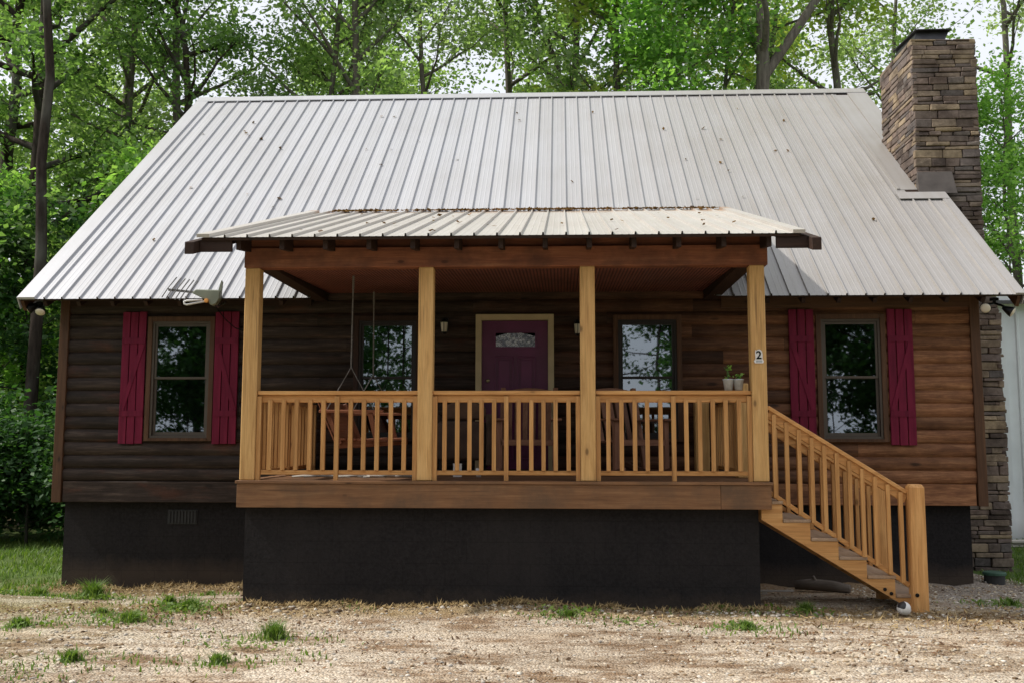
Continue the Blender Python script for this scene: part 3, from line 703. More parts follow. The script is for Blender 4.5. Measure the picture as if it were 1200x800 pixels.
# deck
mb=MB(); y=-2.60
while y<-.06:
    mb.box(-2.52,2.50,y,min(y+.134,-.045),DK-.028,DK+R.uniform(-.0015,.0015)); y+=.14
deck=mb.build('porch_deck',DECKW[0],cabin,bevel=.003)
mb=MB(); mb.box(-2.505,2.02,-2.585,-2.545,1.12,DK-.029); mb.box(2.023,2.485,-2.585,-2.545,1.12,DK-.029); mb.box(-2.505,-2.465,-2.544,-.06,1.12,DK-.029); mb.box(2.445,2.485,-2.544,-.06,1.12,DK-.029)
mb.build('fascia_board',DECKW[0],deck,bevel=.003)
# posts
BZ=3.395; PX=(-2.422,-.735,.806,2.405); PW=.142
post_mesh=None
def pine_post():
    mb=MB(); mb.box(-PW/2,PW/2,-PW/2,PW/2,0,BZ-DK-.002); return mb
for i,px in enumerate(PX):
    o=pine_post().build('porch_post',PINE[2],cabin,bevel=.008) if i==0 else link(post0.copy(),cabin)
    if i==0: post0=o
    o.location=(px,YP+PW/2,DK+.002)
# railings: template baluster
bal=MB(); bal.box(-.0195,.0195,-.019,.019,0,.66); bal_mesh=bal.mesh('baluster',PINEO[2])
balL=MB(); balL.box(-.0205,.0205,-.019,.019,0,.79); balL_mesh=balL.mesh('baluster',PINEO[2])
def baluster(parent,loc,long=False,rz=0):
    o=bpy.data.objects.new('baluster',balL_mesh if long else bal_mesh); link(o,parent); o.location=loc; o.rotation_euler=(0,0,rz); return o
ZC=2.215
def railing(p,q,n,axis):
    p=Vector(p);q=Vector(q); mb=MB(); d=(q-p).normalized(); e=d*.002
    mb.bar(p+e+Vector((0,0,ZC-.019)),q-e+Vector((0,0,ZC-.019)),.105,.038); mb.bar(p+e+Vector((0,0,ZC-.074)),q-e+Vector((0,0,ZC-.074)),.042,.07)
    mb.bar(p+e+Vector((0,0,1.443)),q-e+Vector((0,0,1.443)),.05,.042)
    r=mb.build('porch_railing',PINEO[axis],cabin,bevel=.004)
    L=(q-p).length; rz=0 if axis==0 else rad(90)
    for i in range(n):
        if i in (0,n-1,n//2):
            t=.024 if i==0 else (L-.024 if i==n-1 else L/2)
            baluster(r,(p+d*t)+Vector((0,-.048 if axis==0 else 0,DK+.002)) if axis==0 else (p+d*t)+Vector((.048*(1 if p.x>0 else -1)*-1,0,DK+.002)),True,rz)
        else:
            t=L*i/(n-1); off=Vector((R.uniform(-.004,.004),-.042,0)) if axis==0 else Vector((-.042*(1 if p.x>0 else -1),0,0))
            baluster(r,p+d*t+off+Vector((0,0,1.466)),False,rz)
    return r
yr=YP+PW/2
for i in range(3):
    railing((PX[i]+PW/2,yr+.02,0),(PX[i+1]-PW/2,yr+.02,0),13,0)
railing((PX[0],YP+PW,0),(PX[0],-.045,0),18,1)
RY=-1.57
railing((PX[3],RY+.06,0),(PX[3],-.045,0),12,1)
MB().box(PX[3]-.06,PX[3]+.06,RY-.06,RY+.06,DK+.002,2.33).build('rail_post',PINE[2],cabin,bevel=.008)
MB().box(2.10,2.26,-.20,-.05,DK+.002,2.19).build('rail_end_post',PINE[2],cabin,bevel=.006)
# beam & side beams
mb=MB(); mb.box(-2.505,2.51,YP-.002,YP+.15,BZ,3.592); beam=mb.build('porch_beam',BEAMW[0],cabin,bevel=.006)
for X in (-2.40,2.24):
    mb=MB(); mb.box(X,X+.16,YP+.152,-.06,BZ+.002,3.60); mb.build('side_beam',DARKW[1],cabin,bevel=.005)
# ceiling
def ceil_mat():
    t=NT('beadboard_ceiling'); v=t.obj((1,1,1),False); wv=t.n('TexWave',{'bands_direction':'X','wave_profile':'SIN'}); t.set(wv,'Vector',v); t.set(wv,'Scale',9.0); t.set(wv,'Distortion',.3)
    n=t.noise(v,2.2,5); col=t.ramp(n,(.3,(.16,.052,.036)),(.7,(.28,.095,.065)))
    t.P(Base_Color=t.mix(t.ramp(wv,(.1,.85),(.5,0.0)),col,(.025,.010,.007)),Roughness=.6); t.bump(wv,.6,.01); return t.m
mb=MB(); mb.hexa([(-2.238,YP+.152,3.425),(2.238,YP+.152,3.425),(2.238,-.03,3.50),(-2.238,-.03,3.50),(-2.238,YP+.152,3.45),(2.238,YP+.152,3.45),(2.238,-.03,3.525),(-2.238,-.03,3.525)])
mb.build('porch_ceiling',ceil_mat(),cabin)
# porch roof
PY0,PZ0=-2.982,3.615; PY1,PZ1=1.39,4.80; PS=(PZ1-PZ0)/(PY1-PY0); pz=lambda y:PZ0+PS*(y-PY0)
mb=MB(); metal_strips(mb,-2.79,2.73,(PY0,PZ0),(PY1,PZ1),lambda x:[(PY0,PY1)])
proof=mb.build('porch_roof',PROOF,cabin,recalc=False)
mb=MB(); pn=Vector((0,-PS,1)).normalized()
def pslab(mb,x0,x1,ya,yb,t0,t1):
    P=[Vector((x0,ya,pz(ya))),Vector((x1,ya,pz(ya))),Vector((x1,yb,pz(yb))),Vector((x0,yb,pz(yb)))]
    mb.hexa([p+pn*t0 for p in P]+[p+pn*t1 for p in P])
pslab(mb,-2.79,2.73,PY0+.01,PY1-.05,-.03,-.004); mb.build('roof_decking',DARKW[1],proof)
mb=MB(); pslab(mb,-2.83,-2.71,PY0-.01,PY1-.02,.001,.034); mb.build('porch_rake_trim',PROOF,proof); mb=MB(); pslab(mb,2.66,2.77,PY0-.01,PY1-.02,.001,.034); mb.build('porch_rake_trim',PROOF,proof)
for X in (-2.90,2.80):
    mb=MB(); ya=PY0-.12
    mb.hexa([(X,ya,pz(ya)-.145),(X+.085,ya,pz(ya)-.145),(X+.085,.9,pz(.9)-.16),(X,.9,pz(.9)-.16),(X,ya,pz(ya)-.03),(X+.085,ya,pz(ya)-.03),(X+.085,.9,pz(.9)-.005),(X,.9,pz(.9)-.005)])
    mb.build('barge_board',DARKW[1],proof,bevel=.004)
for (xa,xb) in ((-2.812,-2.512),(2.517,2.798)):
    mb=MB(); mb.box(xa,xb,PY0+.035,PY0+.075,PZ0-.125,PZ0-.025); mb.build('eave_fascia',DARKW[0],proof)
mb=MB(); mb.box(-2.50,2.505,YP+.06,YP+.10,3.594,pz(YP+.06)-.035); mb.build('eave_blocking',BEAMW[0],proof)
i=0; xt=-2.46
while xt<2.5:
    mb=MB(); y0,y1=PY0+.078,YP-.006
    mb.prism([(xt-.022,y0,pz(y0)-.032),(xt-.022,y1,pz(y1)-.032),(xt-.022,y1,3.595-.045),(xt-.022,y0,pz(y0)-.125)],(.044,0,0))
    mb.build('porch_rafter_tail',DARKW[1],proof); xt+=.41; i+=1
for X in (-2.44,2.40):
    mb=MB(); mb.prism([(X,YP+.1,3.61),(X,-.2,3.61),(X,.85,pz(.85)-.06),(X,YP+.1,pz(YP+.1)-.04)],(.03,0,0)); mb.build('porch_cheek_wall',DARKW[1],cabin)

# ------------------------------------------------------------------ stairs
TX=[2.595+.25*k for k in range(6)]; TZ=[1.196-.167*k for k in range(6)]
poly=[(2.42,1.165)]
xprev=2.49
pts=[(2.40,TZ[0]-.03)]
for k in range(6):
    pts.append((TX[k]-.004,TZ[k]-.03)); 
    pts.append((TX[k]-.004,(TZ[k+1] if k<5 else .1)-.03))
pts.append((TX[5]-.10,.10)); pts.append((2.40,1.03))
def stringer(y):
    mb=MB(); P=[(x,y,z) for x,z in pts]
    # split into convex pieces: quads per step between top line and lower line
    low=lambda x: 1.04-.604*(x-2.376)
    xs_=[2.40]+[t-.004 for t in TX]
    for k in range(6):
        xa,xb=xs_[k],xs_[k+1]; zt=TZ[k]-.031
        la,lb=max(low(xa),.08),max(low(xb),.08)
        mb.hexa([(xa,y,la),(xb,y,lb),(xb,y+.04,lb),(xa,y+.04,la),(xa,y,zt),(xb,y,zt),(xb,y+.04,zt),(xa,y+.04,zt)])
    m=mb.mesh('stair_stringer',PINEO[0]); b=bmesh.new(); b.from_mesh(m); bmesh.ops.remove_doubles(b,verts=b.verts,dist=1e-4); b.to_mesh(m); b.free()
    return m
stair=bpy.data.objects.new('stairs',stringer(-2.525)); link(stair,cabin)
s2=bpy.data.objects.new('stringer',stringer(-1.65)); link(s2,stair)
for k in range(6):
    mb=MB(); xa=(TX[k-1]-.004 if k else 2.487); mb.box(xa+.006,TX[k]+.004,-2.535,-1.60,TZ[k]-.03,TZ[k]); mb.build('tread',TREADW,stair,bevel=.005)
    mb=MB(); mb.box(TX[k]-.026,TX[k]-.005,-2.484,-1.651,(TZ[k+1] if k<5 else .22)+.001,TZ[k]-.031); mb.build('riser',PINE[1],stair)
bo=MB(); Mx=Matrix.Rotation(rad(90),3,'X')
for (bx,bz) in ((3.497,.405),(3.553,.368)):
    bo=MB(); bo.lathe([(.016,0),(.016,.008),(.009,.009),(.009,.018),(.002,.019)],(bx,-2.526,bz),10,Mx); bo.build('bolt',BLACKMETAL,stair)
def newel(x0,x1,y0,y1,z0,z1):
    mb=MB(); w=.018
    mb.box(x0,x1,y0,y1,z0,z1-.03); 
    mb.hexa([(x0,y0,z1-.03),(x1,y0,z1-.03),(x1,y1,z1-.03),(x0,y1,z1-.03),(x0+w,y0+w,z1),(x1-w,y0+w,z1),(x1-w,y1-w,z1),(x0+w,y1-w,z1)])
    m=mb.build('newel_post',PINEO[2],cabin)
    bb=bmesh.new(); bb.from_mesh(m.data); bmesh.ops.remove_doubles(bb,verts=bb.verts,dist=1e-4); bb.to_mesh(m.data); bb.free()
    bv=m.modifiers.new('bevel','BEVEL'); bv.width=.006; bv.segments=1; bv.limit_method='ANGLE'
    return m
nw=newel(3.728,3.866,-2.60,-2.47,.05,1.355)
bo=MB(); bo.lathe([(.018,0),(.018,.008),(.009,.009),(.009,.018),(.002,.019)],(3.76,-2.60,.365),10,Mx); bo.build('bolt',BLACKMETAL,nw)
newel(3.70,3.80,-1.63,-1.53,.05,1.33)
def stair_rail(y,x0,x1,n):
    zt=lambda x: 2.088-.626*(x-2.47)
    zb=lambda x: 1.271-.672*(x-2.496)
    mb=MB(); 
    mb.bar((x0,y,zt(x0)-.022),(x1,y,zt(x1)-.022),.088,.036,(0,1,0)); mb.bar((x0,y,zt(x0)-.085),(x1,y,zt(x1)-.085),.040,.078,(0,1,0))
    mb.bar((x0,y,zb(x0)-.006),(x1,y,zb(x1)-.006),.045,.042,(0,1,0))
    r=mb.build('stair_railing',PINEO[0],cabin,bevel=.004)
    for i in range(n):
        x=x0+(x1-x0)*(i+.45)/n; za,zc=zb(x)-.02,zt(x)-.06
        b=MB(); b.box(-.018,.018,-.019,.019,0,zc-za); b.build('baluster',PINEO[2],r,loc=(x,y-.041,za))
    return r
stair_rail(-2.49,2.48,3.726,11); stair_rail(RY,2.447,3.698,11)

# ------------------------------------------------------------------ fixtures (things hung on the cabin)
def sconce(x,z,lab):
    r=empty('wall_lantern',(x,-.035,z),0,lab,'lamp','lanterns beside the front door')
    mb=MB(); mb.box(-.04,.04,-.015,.0,-.07,.09); mb.tube([(0,-.012,.05),(0,-.06,.085),(0,-.09,.06)],.008,6); mb.build('bracket',BLACKMETAL,r)
    mb=MB(); mb.lathe([(.018,.07),(.05,.04),(.052,.03)],(0,-.09,0),8); mb.build('cap',BLACKMETAL,r)
    mb=MB(); mb.lathe([(.044,.03),(.034,-.075),(.03,-.08)],(0,-.09,0),8); mb.build('glass_shade',BEIGEP,r)
    mb=MB(); mb.lathe([(.034,-.08),(.03,-.095),(.01,-.11)],(0,-.09,0),8)
    for k in range(4):
        t=2*math.pi*k/4; mb.bar((.046*math.cos(t),-.09+.046*math.sin(t),.03),(.036*math.cos(t),-.09+.036*math.sin(t),-.08),.008,.008)
    mb.build('cage',BLACKMETAL,r)
sconce(-.83,3.10,'small dark lantern on the log wall left of the plum front door')
sconce(.752,3.075,'small dark lantern right of the front door, half behind a porch post')
def flood(loc,heads,lab):
    r=empty('floodlight',loc,0,lab,'floodlight','floodlights at the eave corners')
    mb=MB(); mb.lathe([(.05,0),(.05,.03),(.02,.04)],(0,0,-.02),14); mb.tube([(0,0,0),(0,0,-.05)],.02,8); mb.build('mount',BLACKMETAL,r)
    for (dx,dy,dz,tx,ty,tz) in heads:
        p=Vector((dx,dy,dz)); d=Vector((tx,ty,tz)).normalized(); q=d.to_track_quat('Z','Y').to_matrix()
        h=MB(); h.tube([(0,0,-.045),p*.6,p-d*.05],.013,6); h.lathe([(.02,-.09),(.036,-.05),(.055,.0),(.062,.03),(.058,.031)],p,16,q)
        hh=h.build('lamp_head',BLACKMETAL,r,smooth=True)
        l=MB(); l.lathe([(.057,.025),(.055,.034),(.03,.045),(.003,.048)],p,16,q); l.build('lens',BEIGEP,hh,smooth=True)
flood((-5.66,-.30,3.36),[(-.10,-.03,-.06,-.6,-.1,-.35),(.06,-.10,-.10,.1,-.62,-.75)],'twin floodlight with one pale lens under the left eave corner')
flood((5.53,-.26,3.36),[(-.14,-.10,-.11,-.45,-.85,-.35),(.13,-.10,-.15,.75,-.45,-.55)],'twin floodlight with two beige lenses under the right eave corner')
# number plaque
r=empty('house_number_sign',(2.402,YP-.004,2.53),0,'white jar-shaped plaque with black number 2 on the right porch post','sign')
mb=MB(); out=[(-.036,-.062),(.040,-.062),(.046,-.045),(.034,-.02),(.036,.02),(.03,.05),(.012,.066),(-.008,.064),(-.016,.056),(-.03,.06),(-.034,.03),(-.03,-.018),(-.044,-.045)]
mb.prism([(x,0,z) for x,z in out],(0,-.008,0)); mb.build('plaque',WHITEP,r)
cv=bpy.data.curves.new('number','FONT'); cv.body='2'; cv.size=.105; cv.extrude=.002; cv.align_x='CENTER'; cv.offset=.002
tmp=bpy.data.objects.new('number',cv); C.objects.link(tmp); bpy.context.view_layer.update()
me=bpy.data.meshes.new_from_object(tmp); bpy.data.objects.remove(tmp); me.name='numeral'; me.materials.clear(); me.materials.append(BLACKMETAL)
no=link(bpy.data.objects.new('numeral',me),r); no.location=(.0,-.011,-.022); no.rotation_euler=(rad(90),0,0)
mb=MB(); mb.box(-.026,.030,-.0095,-.008,-.054,-.036); mb.build('plaque_base_mark',GALV,r)
# antenna
ROD=plain('dull_rod_metal',(.17,.165,.16),.5,.3)
r=empty('tv_antenna',(-3.49,-.62,3.40),0,'grey-green outdoor tv antenna with a row of thin rods below the left eave','antenna')
M=Matrix.Rotation(rad(10),3,'Y')
tr=lambda p:tuple(M@Vector(p))
mb=MB(); body=[(-.17,.035),(.105,.075),(.12,.055),(.125,-.02),(.10,-.09),(.045,-.12),(-.01,-.07),(-.21,-.015)]
mb.prism([tr((x,-.05,z)) for x,z in body],(0,.09,0)); mb.build('antenna_body',ANTG,r,bevel=.012,seg=2)
mb=MB(); mb.prism([tr((.085,-.03,.06)),tr((.125,-.03,.05)),tr((.115,-.03,.17)),tr((.10,-.03,.19))],(0,.04,0)); mb.build('reflector_fin',ANTG,r)
mb=MB(); mb.bar(tr((-.50,0,-.02)),tr((-.14,0,.005)),.026,.026); mb.build('boom',ROD,r)
mb=MB()
for k in range(6):
    x=-.50+k*.052; mb.tube([tr((x-.035,-.06,-.125)),tr((x-.005,-.02,-.01)),tr((x+.008,.02,.05)),tr((x+.04,.06,.145))],.0075,6)
mb.build('director_rods',ROD,r)
mb=MB(); lp=[(-.06,-.065,-.075),(-.235,-.075,-.115),(-.262,-.075,-.133),(-.255,-.075,-.155),(-.225,-.075,-.16),(-.025,-.065,-.085)]
mb.tube([tr(p) for p in lp],.0115,8); mb.build('folded_dipole',WHITEP,r,smooth=True)
mb=MB(); mb.lathe([(.005,-.02),(.024,-.018),(.024,.018),(.005,.02)],tr((-.01,-.065,-.075)),10,Mx); mb.build('dipole_clip',ORANGEP,r)
mb=MB(); mb.tube([(.0,.0,-.09),(.01,.25,-.10),(.02,.48,-.02)],.014,8); mb.build('mast_arm',ALU,r)
mb=MB(); cab=[(.05,.0,-.10),(.06,.10,-.16),(.09,.30,-.25),(.16,.42,-.33),(.24,.50,-.36),(.29,.515,-.37),(.28,.52,-.6),(.22,.52,-.95),(.20,.52,-1.25)]
mb.tube(cab,.006,6); mb.build('cable',BLACKMETAL,r)

# ------------------------------------------------------------------ porch things
def rocking_chair(loc,rz,lab,src=None):
    if src is not None:
        r=src.copy(); link(r); r.location=loc; r.rotation_euler=(0,0,rz); r['label']=lab
        for ch_ in src.children:
            c=ch_.copy(); link(c,r)
        return r
    r=empty('rocking_chair',loc,rz,lab,'chair','rocking chairs on the porch'); r.scale=(1,1,.88)
    # faces -y ; seat z .42
    mb=MB()
    for i in range(6): mb.box(-.27,.27,-.27+i*.088,-.27+i*.088+.075,.41+.004*i*-1,.432+.004*i*-1)
    mb.box(-.29,.29,-.30,-.272,.36,.432); mb.build('seat',CHAIRW[0],r,bevel=.004)
    mb=MB()
    for i in range(6):
        x=-.22+i*.088; mb.bar((x,.22,.40),(x*1.02,.42,1.02),.058,.018,(1,0,0))
    mb.build('backrest',CHAIRW[2],r,bevel=.004)
    mb=MB(); N=10; poly=[(-.31,.425,.99)]+[(-.31+.62*i/N,.425,1.05+.05*math.sin(math.pi*i/N)) for i in range(N+1)]+[(.31,.425,.99)]
    mb.prism(poly,(0,.028,0)); mb.build('crest_rail',CHAIRW[0],r,bevel=.004)
    for s in (-1,1):
        mb=MB(); mb.box(s*.30-.03,s*.30+.03,-.30,-.24,.06,.66); mb.build('leg',CHAIRW[2],r,bevel=.005)
        mb=MB(); mb.bar((s*.30,.20,.06),(s*.30,.47,1.10),.055,.05,(1,0,0)); mb.build('back_post',CHAIRW[2],r,bevel=.005)
        mb=MB(); mb.box(s*.31-.06,s*.31+.06,-.36,.30,.662,.69); mb.build('armrest',CHAIRW[1],r,bevel=.006)
        mb=MB(); P=[(s*.30,-.45+1.1*i/10,.03+.16*((i-4.2)/10)**2*1.6) for i in range(11)]
        for p,q in zip(P[:-1],P[1:]): mb.bar(p,q,.04,.055,(1,0,0))
        mb.build('rocker',CHAIRW[1],r)
    return r
rc=rocking_chair((.19,-.85,DK+.005),0,'brown slatted rocking chair facing out in front of the front door')
rocking_chair((1.30,-.80,DK+.005),rad(24),'reddish brown slatted rocking chair angled below the right porch window',rc)
# padded chair
r=empty('padded_chair',(-.53,-.85,DK+.002),0,'dark brown padded patio chair with rounded back left of the front door','chair')
mb=MB(); N=12; poly=[(-.24,.12,.60)]+[(-.24+.48*i/N,.12,.74+.09*math.sin(math.pi*i/N)) for i in range(N+1)]+[(.24,.12,.60)]
mb.prism(poly,(0,.09,0)); mb.build('backrest',PADDED2,r,bevel=.03,seg=3,smooth=True)
mb=MB(); mb.box(-.26,.26,-.24,.22,.16,.58); mb.build('seat',PADDED,r,bevel=.04,seg=3,smooth=True)
for sx in (-1,1):
    mb=MB(); mb.box(sx*.30-.035,sx*.30+.035,-.22,.2,.10,.66); mb.build('armrest',PADDED,r,bevel=.025,seg=2,smooth=True)
for sx in (-1,1):
    for sy in (-1,1):
        mb=MB(); mb.lathe([(.02,0),(.03,.16)],(sx*.22,sy*.18,0),8); mb.build('leg',BLACKMETAL,r)
# small white box
r=empty('white_box',(-.52,-1.55,DK+.002),.1,'small white box on the deck before the padded chair','box')
mb=MB(); mb.box(-.045,.045,-.05,.05,0,.125); mb.build('carton',WHITEP,r,bevel=.004)
mb=MB(); mb.box(-.047,.047,-.052,.052,.126,.136); mb.build('lid',WHITEP,r,bevel=.003)
r=empty('white_cup',(-.30,-1.55,DK+.002),0,'tiny white cup on the deck beside the white box','cup')
mb=MB(); mb.lathe([(.024,0),(.03,.09),(.027,.09),(.022,.006)],sides=14); mb.build('cup_body',WHITEP,r,smooth=True)
mb=MB(); mb.tube([(.029,0,.07),(.05,0,.06),(.048,0,.03),(.026,0,.025)],.005,6); mb.build('handle',WHITEP,r)
# sticks on the deck
r=empty('driftwood_sticks',(-1.45,-2.1,DK+.004),0,'pale driftwood sticks lying on the deck under the left bay railing','driftwood')
mb=MB()
for k in range(7):
    x=-.45+k*.15; a=R.uniform(-.3,.3); L=R.uniform(.12,.25)
    mb.tube([(x-L*math.cos(a),R.uniform(-.1,.1),.015),(x,R.uniform(-.1,.1),.03),(x+L*math.cos(a),R.uniform(-.1,.1),.015)],[.008,.016,.006],7)
mb.build('stick_bundle',PALEW,r,smooth=True)
# porch swing hung from the ceiling at the left end, facing +x
r=empty('porch_swing',(-1.62,-1.15,DK),0,'reddish wooden porch swing hanging on ropes at the left porch end','swing')
zs=.33; hw=.60
mb=MB()
for i in range(5): mb.box(-.12+i*.105,-.12+i*.105+.09,-hw,hw,zs+.045-.004*i,zs+.067-.004*i)
mb.build('seat',SWINGW[1],r,bevel=.004)
mb=MB()
for i in range(5):
    t=.05+i*.085; mb.bar((-.14-t*.42,-hw,zs+.06+t*.9),(-.14-t*.42,hw,zs+.06+t*.9),.085,.02,(-.42,0,.9))
mb.build('backrest',SWINGW[1],r,bevel=.004)
for s in (-1,1):
    mb=MB(); mb.bar((-.16,s*(hw-.08),zs),(.44,s*(hw-.08),zs+.04),.04,.08,(0,1,0)); mb.build('seat_rail',SWINGW[0],r,bevel=.004)
    mb=MB(); mb.bar((-.10,s*(hw-.02),zs+.0),(-.30,s*(hw-.02),zs+.45),.04,.07,(0,1,0)); mb.build('back_post',SWINGW[2],r,bevel=.004)
    mb=MB(); mb.bar((-.30,s*(hw+.02),zs+.34),(.36,s*(hw+.02),zs+.34),.08,.03,(0,1,0)); mb.build('armrest',SWINGW[0],r,bevel=.004)
    mb=MB(); mb.bar((.30,s*(hw+.02),zs+.02),(.22,s*(hw+.02),zs+.325),.045,.05,(0,1,0)); mb.build('arm_support',SWINGW[2],r,bevel=.004)
    top=(.02,s*hw,3.44-DK); mid=(.02,s*(hw+.04),1.12)
    mb=MB(); mb.tube([top,mid],.008,6); mb.tube([mid,(-.22,s*(hw+.04),zs+.36)],.005,6); mb.tube([mid,(.26,s*(hw+.04),zs+.36)],.005,6); mb.tube([(.02,s*hw,3.44-DK),(.02,s*hw,3.30-DK)],.012,6)
    mb.build('rope',ROPE,r)
# plant pots on the rail
def pot(x,lab,h,seed):
    r=empty('potted_plant',(x,yr+.02,ZC+.002),0,lab,'plant pot','potted plants on the porch rail')
    mb=MB(); mb.lathe([(.036,0),(.05,.098),(.054,.10),(.054,.108),(.047,.108),(.044,.09)],sides=18); mb.build('pot',GALV,r,smooth=True)
    mb=MB(); mb.lathe([(.001,.086),(.045,.088),(.045,.092),(.001,.094)],sides=14); mb.build('soil',TERRA,r)
    g=np.random.default_rng(seed); n=24; p=np.stack([g.normal(0,.022,n),g.normal(0,.022,n),.10+g.random(n)*h],-1)
    m=scatter_leaves('foliage',p,.034,LEAFB,seed,.6,.6); link(bpy.data.objects.new('foliage',m),r)
    mb=MB(); 
    for k in range(4): mb.tube([(0,0,.09),(g.normal(0,.012),g.normal(0,.012),.09+h*.5),(g.normal(0,.025),g.normal(0,.025),.09+h)],.003,5)
    mb.build('stem',plain('green_stem%d'%seed,(.06,.12,.03)),r)
pot(2.13,'small galvanised pot with taller green sprig on the porch rail',.13,1)
pot(2.225,'small galvanised pot with low sprig nearest the right porch post',.05,2)

# ------------------------------------------------------------------ yard things
def gz1(x,y): return float(gh(np.array(x),np.array(y)))
# log under stairs
r=empty('fallen_log',(3.35,-.75,gz1(3.35,-.75)),rad(-25),'short grey weathered log on the ground under the stairs','log')
mb=MB(); mb.tube([(-.28,0,.06),(-.1,.01,.075),(.12,0,.07),(.3,-.01,.055)],[.05,.065,.062,.045],10); mb.build('log_trunk',DRIFT,r,smooth=True)
mb=MB(); mb.tube([(-.05,0,.1),(-.08,-.03,.17)],[.018,.014],7); mb.build('branch_stub',DRIFT,r,smooth=True)
r=empty('pale_board',(2.72,-1.0,gz1(2.72,-1.0)),.05,'thin pale strip of wood on the ground beside the porch wall','board')
mb=MB(); mb.box(-.28,.28,-.02,.02,.03,.045); mb.build('strip',PALEW,r)
mb=MB(); mb.box(-.05,.0,-.015,.02,.0,.029); mb.build('spacer_block',PALEW,r)
# white-black ball by the newel
r=empty('toy_ball',(3.60,-2.72,gz1(3.60,-2.72)),0,'small scuffed white and black ball at the foot of the stairs','ball')
def ball_mat():
    t=NT('ball_patches'); vo=t.n('TexVoronoi'); t.set(vo,'Vector',t.obj((1,1,1),False)); t.set(vo,'Scale',13.0); s=t.n('SeparateColor'); t.set(s,'i0',vo.outputs['Color'])
    t.P(Base_Color=t.ramp(s.outputs[0],(.0,(.72,.72,.7)),(.58,(.015,.015,.017)),interp='CONSTANT'),Roughness=.45); return t.m
mb=MB(); mb.lathe([(.001,.0)]+[(.062*math.sin(math.pi*i/10),.062-.062*math.cos(math.pi*i/10)) for i in range(1,10)]+[(.001,.124)],sides=18); mb.build('ball_shell',ball_mat(),r,smooth=True)
mb=MB(); mb.lathe([(.004,.122),(.004,.1265),(.001,.127)],sides=8); mb.build('valve',BLACKMETAL,r)
# cleanout pipe
r=empty('cleanout_pipe',(5.60,.30,gz1(5.6,.3)-.02),0,'dark pipe stub with green cap beside the chimney base','pipe')
mb=MB(); mb.lathe([(.115,-.05),(.115,.115)],sides=20); mb.build('pipe',DARKP,r,smooth=False)
mb=MB(); mb.lathe([(.13,.115),(.13,.14),(.12,.15),(.001,.152)],sides=20); mb.build('cap',GRCAP,r)
# shed
r=empty('metal_shed',(8.17,6.0,0),rad(-4),'white ribbed metal shed at the right edge beyond the chimney','shed')
mb=MB(); Wd,Dp,Hh=5.6,6.0,4.10
def ribbed(mb,p,d,L,z0,z1,nrm):
    p=Vector(p);d=Vector(d);nrm=Vector(nrm); x=0
    pr=[(0,0),(.02,.022),(.05,.022),(.07,0),(.23,0)]
    while x<L-.05:
        for (a,ha),(b,hb) in zip(pr[:-1],pr[1:]):
            A=p+d*min(x+a,L)+nrm*ha; B=p+d*min(x+b,L)+nrm*hb
            mb.add([(A.x,A.y,z0),(B.x,B.y,z0),(B.x,B.y,z1),(A.x,A.y,z1)],[(0,1,2,3)])
        x+=.23
ribbed(mb,(0,0,0),(1,0,0),Wd,.05,Hh,(0,-1,0)); ribbed(mb,(0,Dp,0),(0,-1,0),Dp,.05,Hh,(-1,0,0)); ribbed(mb,(Wd,0,0),(0,1,0),Dp,.05,Hh,(1,0,0)); ribbed(mb,(Wd,Dp,0),(-1,0,0),Wd,.05,Hh,(0,1,0))
mb.build('wall',SHEDW,r,recalc=False)
for (xa,xb) in ((-.05,.06),(Wd-.06,Wd+.05)): mb=MB(); mb.box(xa,xb,-.05,.06,.05,Hh); mb.build('corner_trim',SHEDW,r)
mb=MB(); mb.prism([(-.25,-.2,Hh+.0),(Wd+.25,-.2,Hh+.0),(Wd+.25,-.2,Hh+.06),(Wd/2,-.2,Hh+.95),(-.25,-.2,Hh+.06)],(0,Dp+.4,0)); mb.build('roof',SHEDW,r)
mb=MB(); mb.box(-.2,Wd+.2,-.24,-.203,Hh-.03,Hh+.03); mb.build('eave_strip',SHEDD,r)
# yellow jug & boards near shed
r=empty('yellow_jug',(8.48,5.72,gz1(8.48,5.72)),0,'yellow plastic jug standing by the foot of the white shed','jug')
mb=MB(); mb.lathe([(.10,0),(.11,.02),(.11,.22),(.05,.29),(.035,.30),(.035,.33)],sides=18); mb.build('jug_body',YEL,r,smooth=True)
mb=MB(); mb.lathe([(.04,.331),(.04,.36),(.001,.362)],sides=14); mb.build('cap',YEL,r); mb=MB(); mb.tube([(.04,0,.30),(.11,0,.30),(.125,0,.2),(.10,0,.12)],.012,7); mb.build('handle',YEL,r,smooth=True)
r=empty('board_pile',(8.15,5.0,gz1(8.15,5.0)),.15,'pale weathered boards stacked on the grass before the shed','boards')
for k,(dx,dy,dz) in enumerate(((0,0,0),(.12,.03,.036),(-.1,.25,0),(.3,-.05,.072))):
    mb=MB(); mb.box(-.8+dx,.8+dx,-.09+dy,.09+dy,dz,dz+.034); mb.build('board',PALEW,r,bevel=.003)

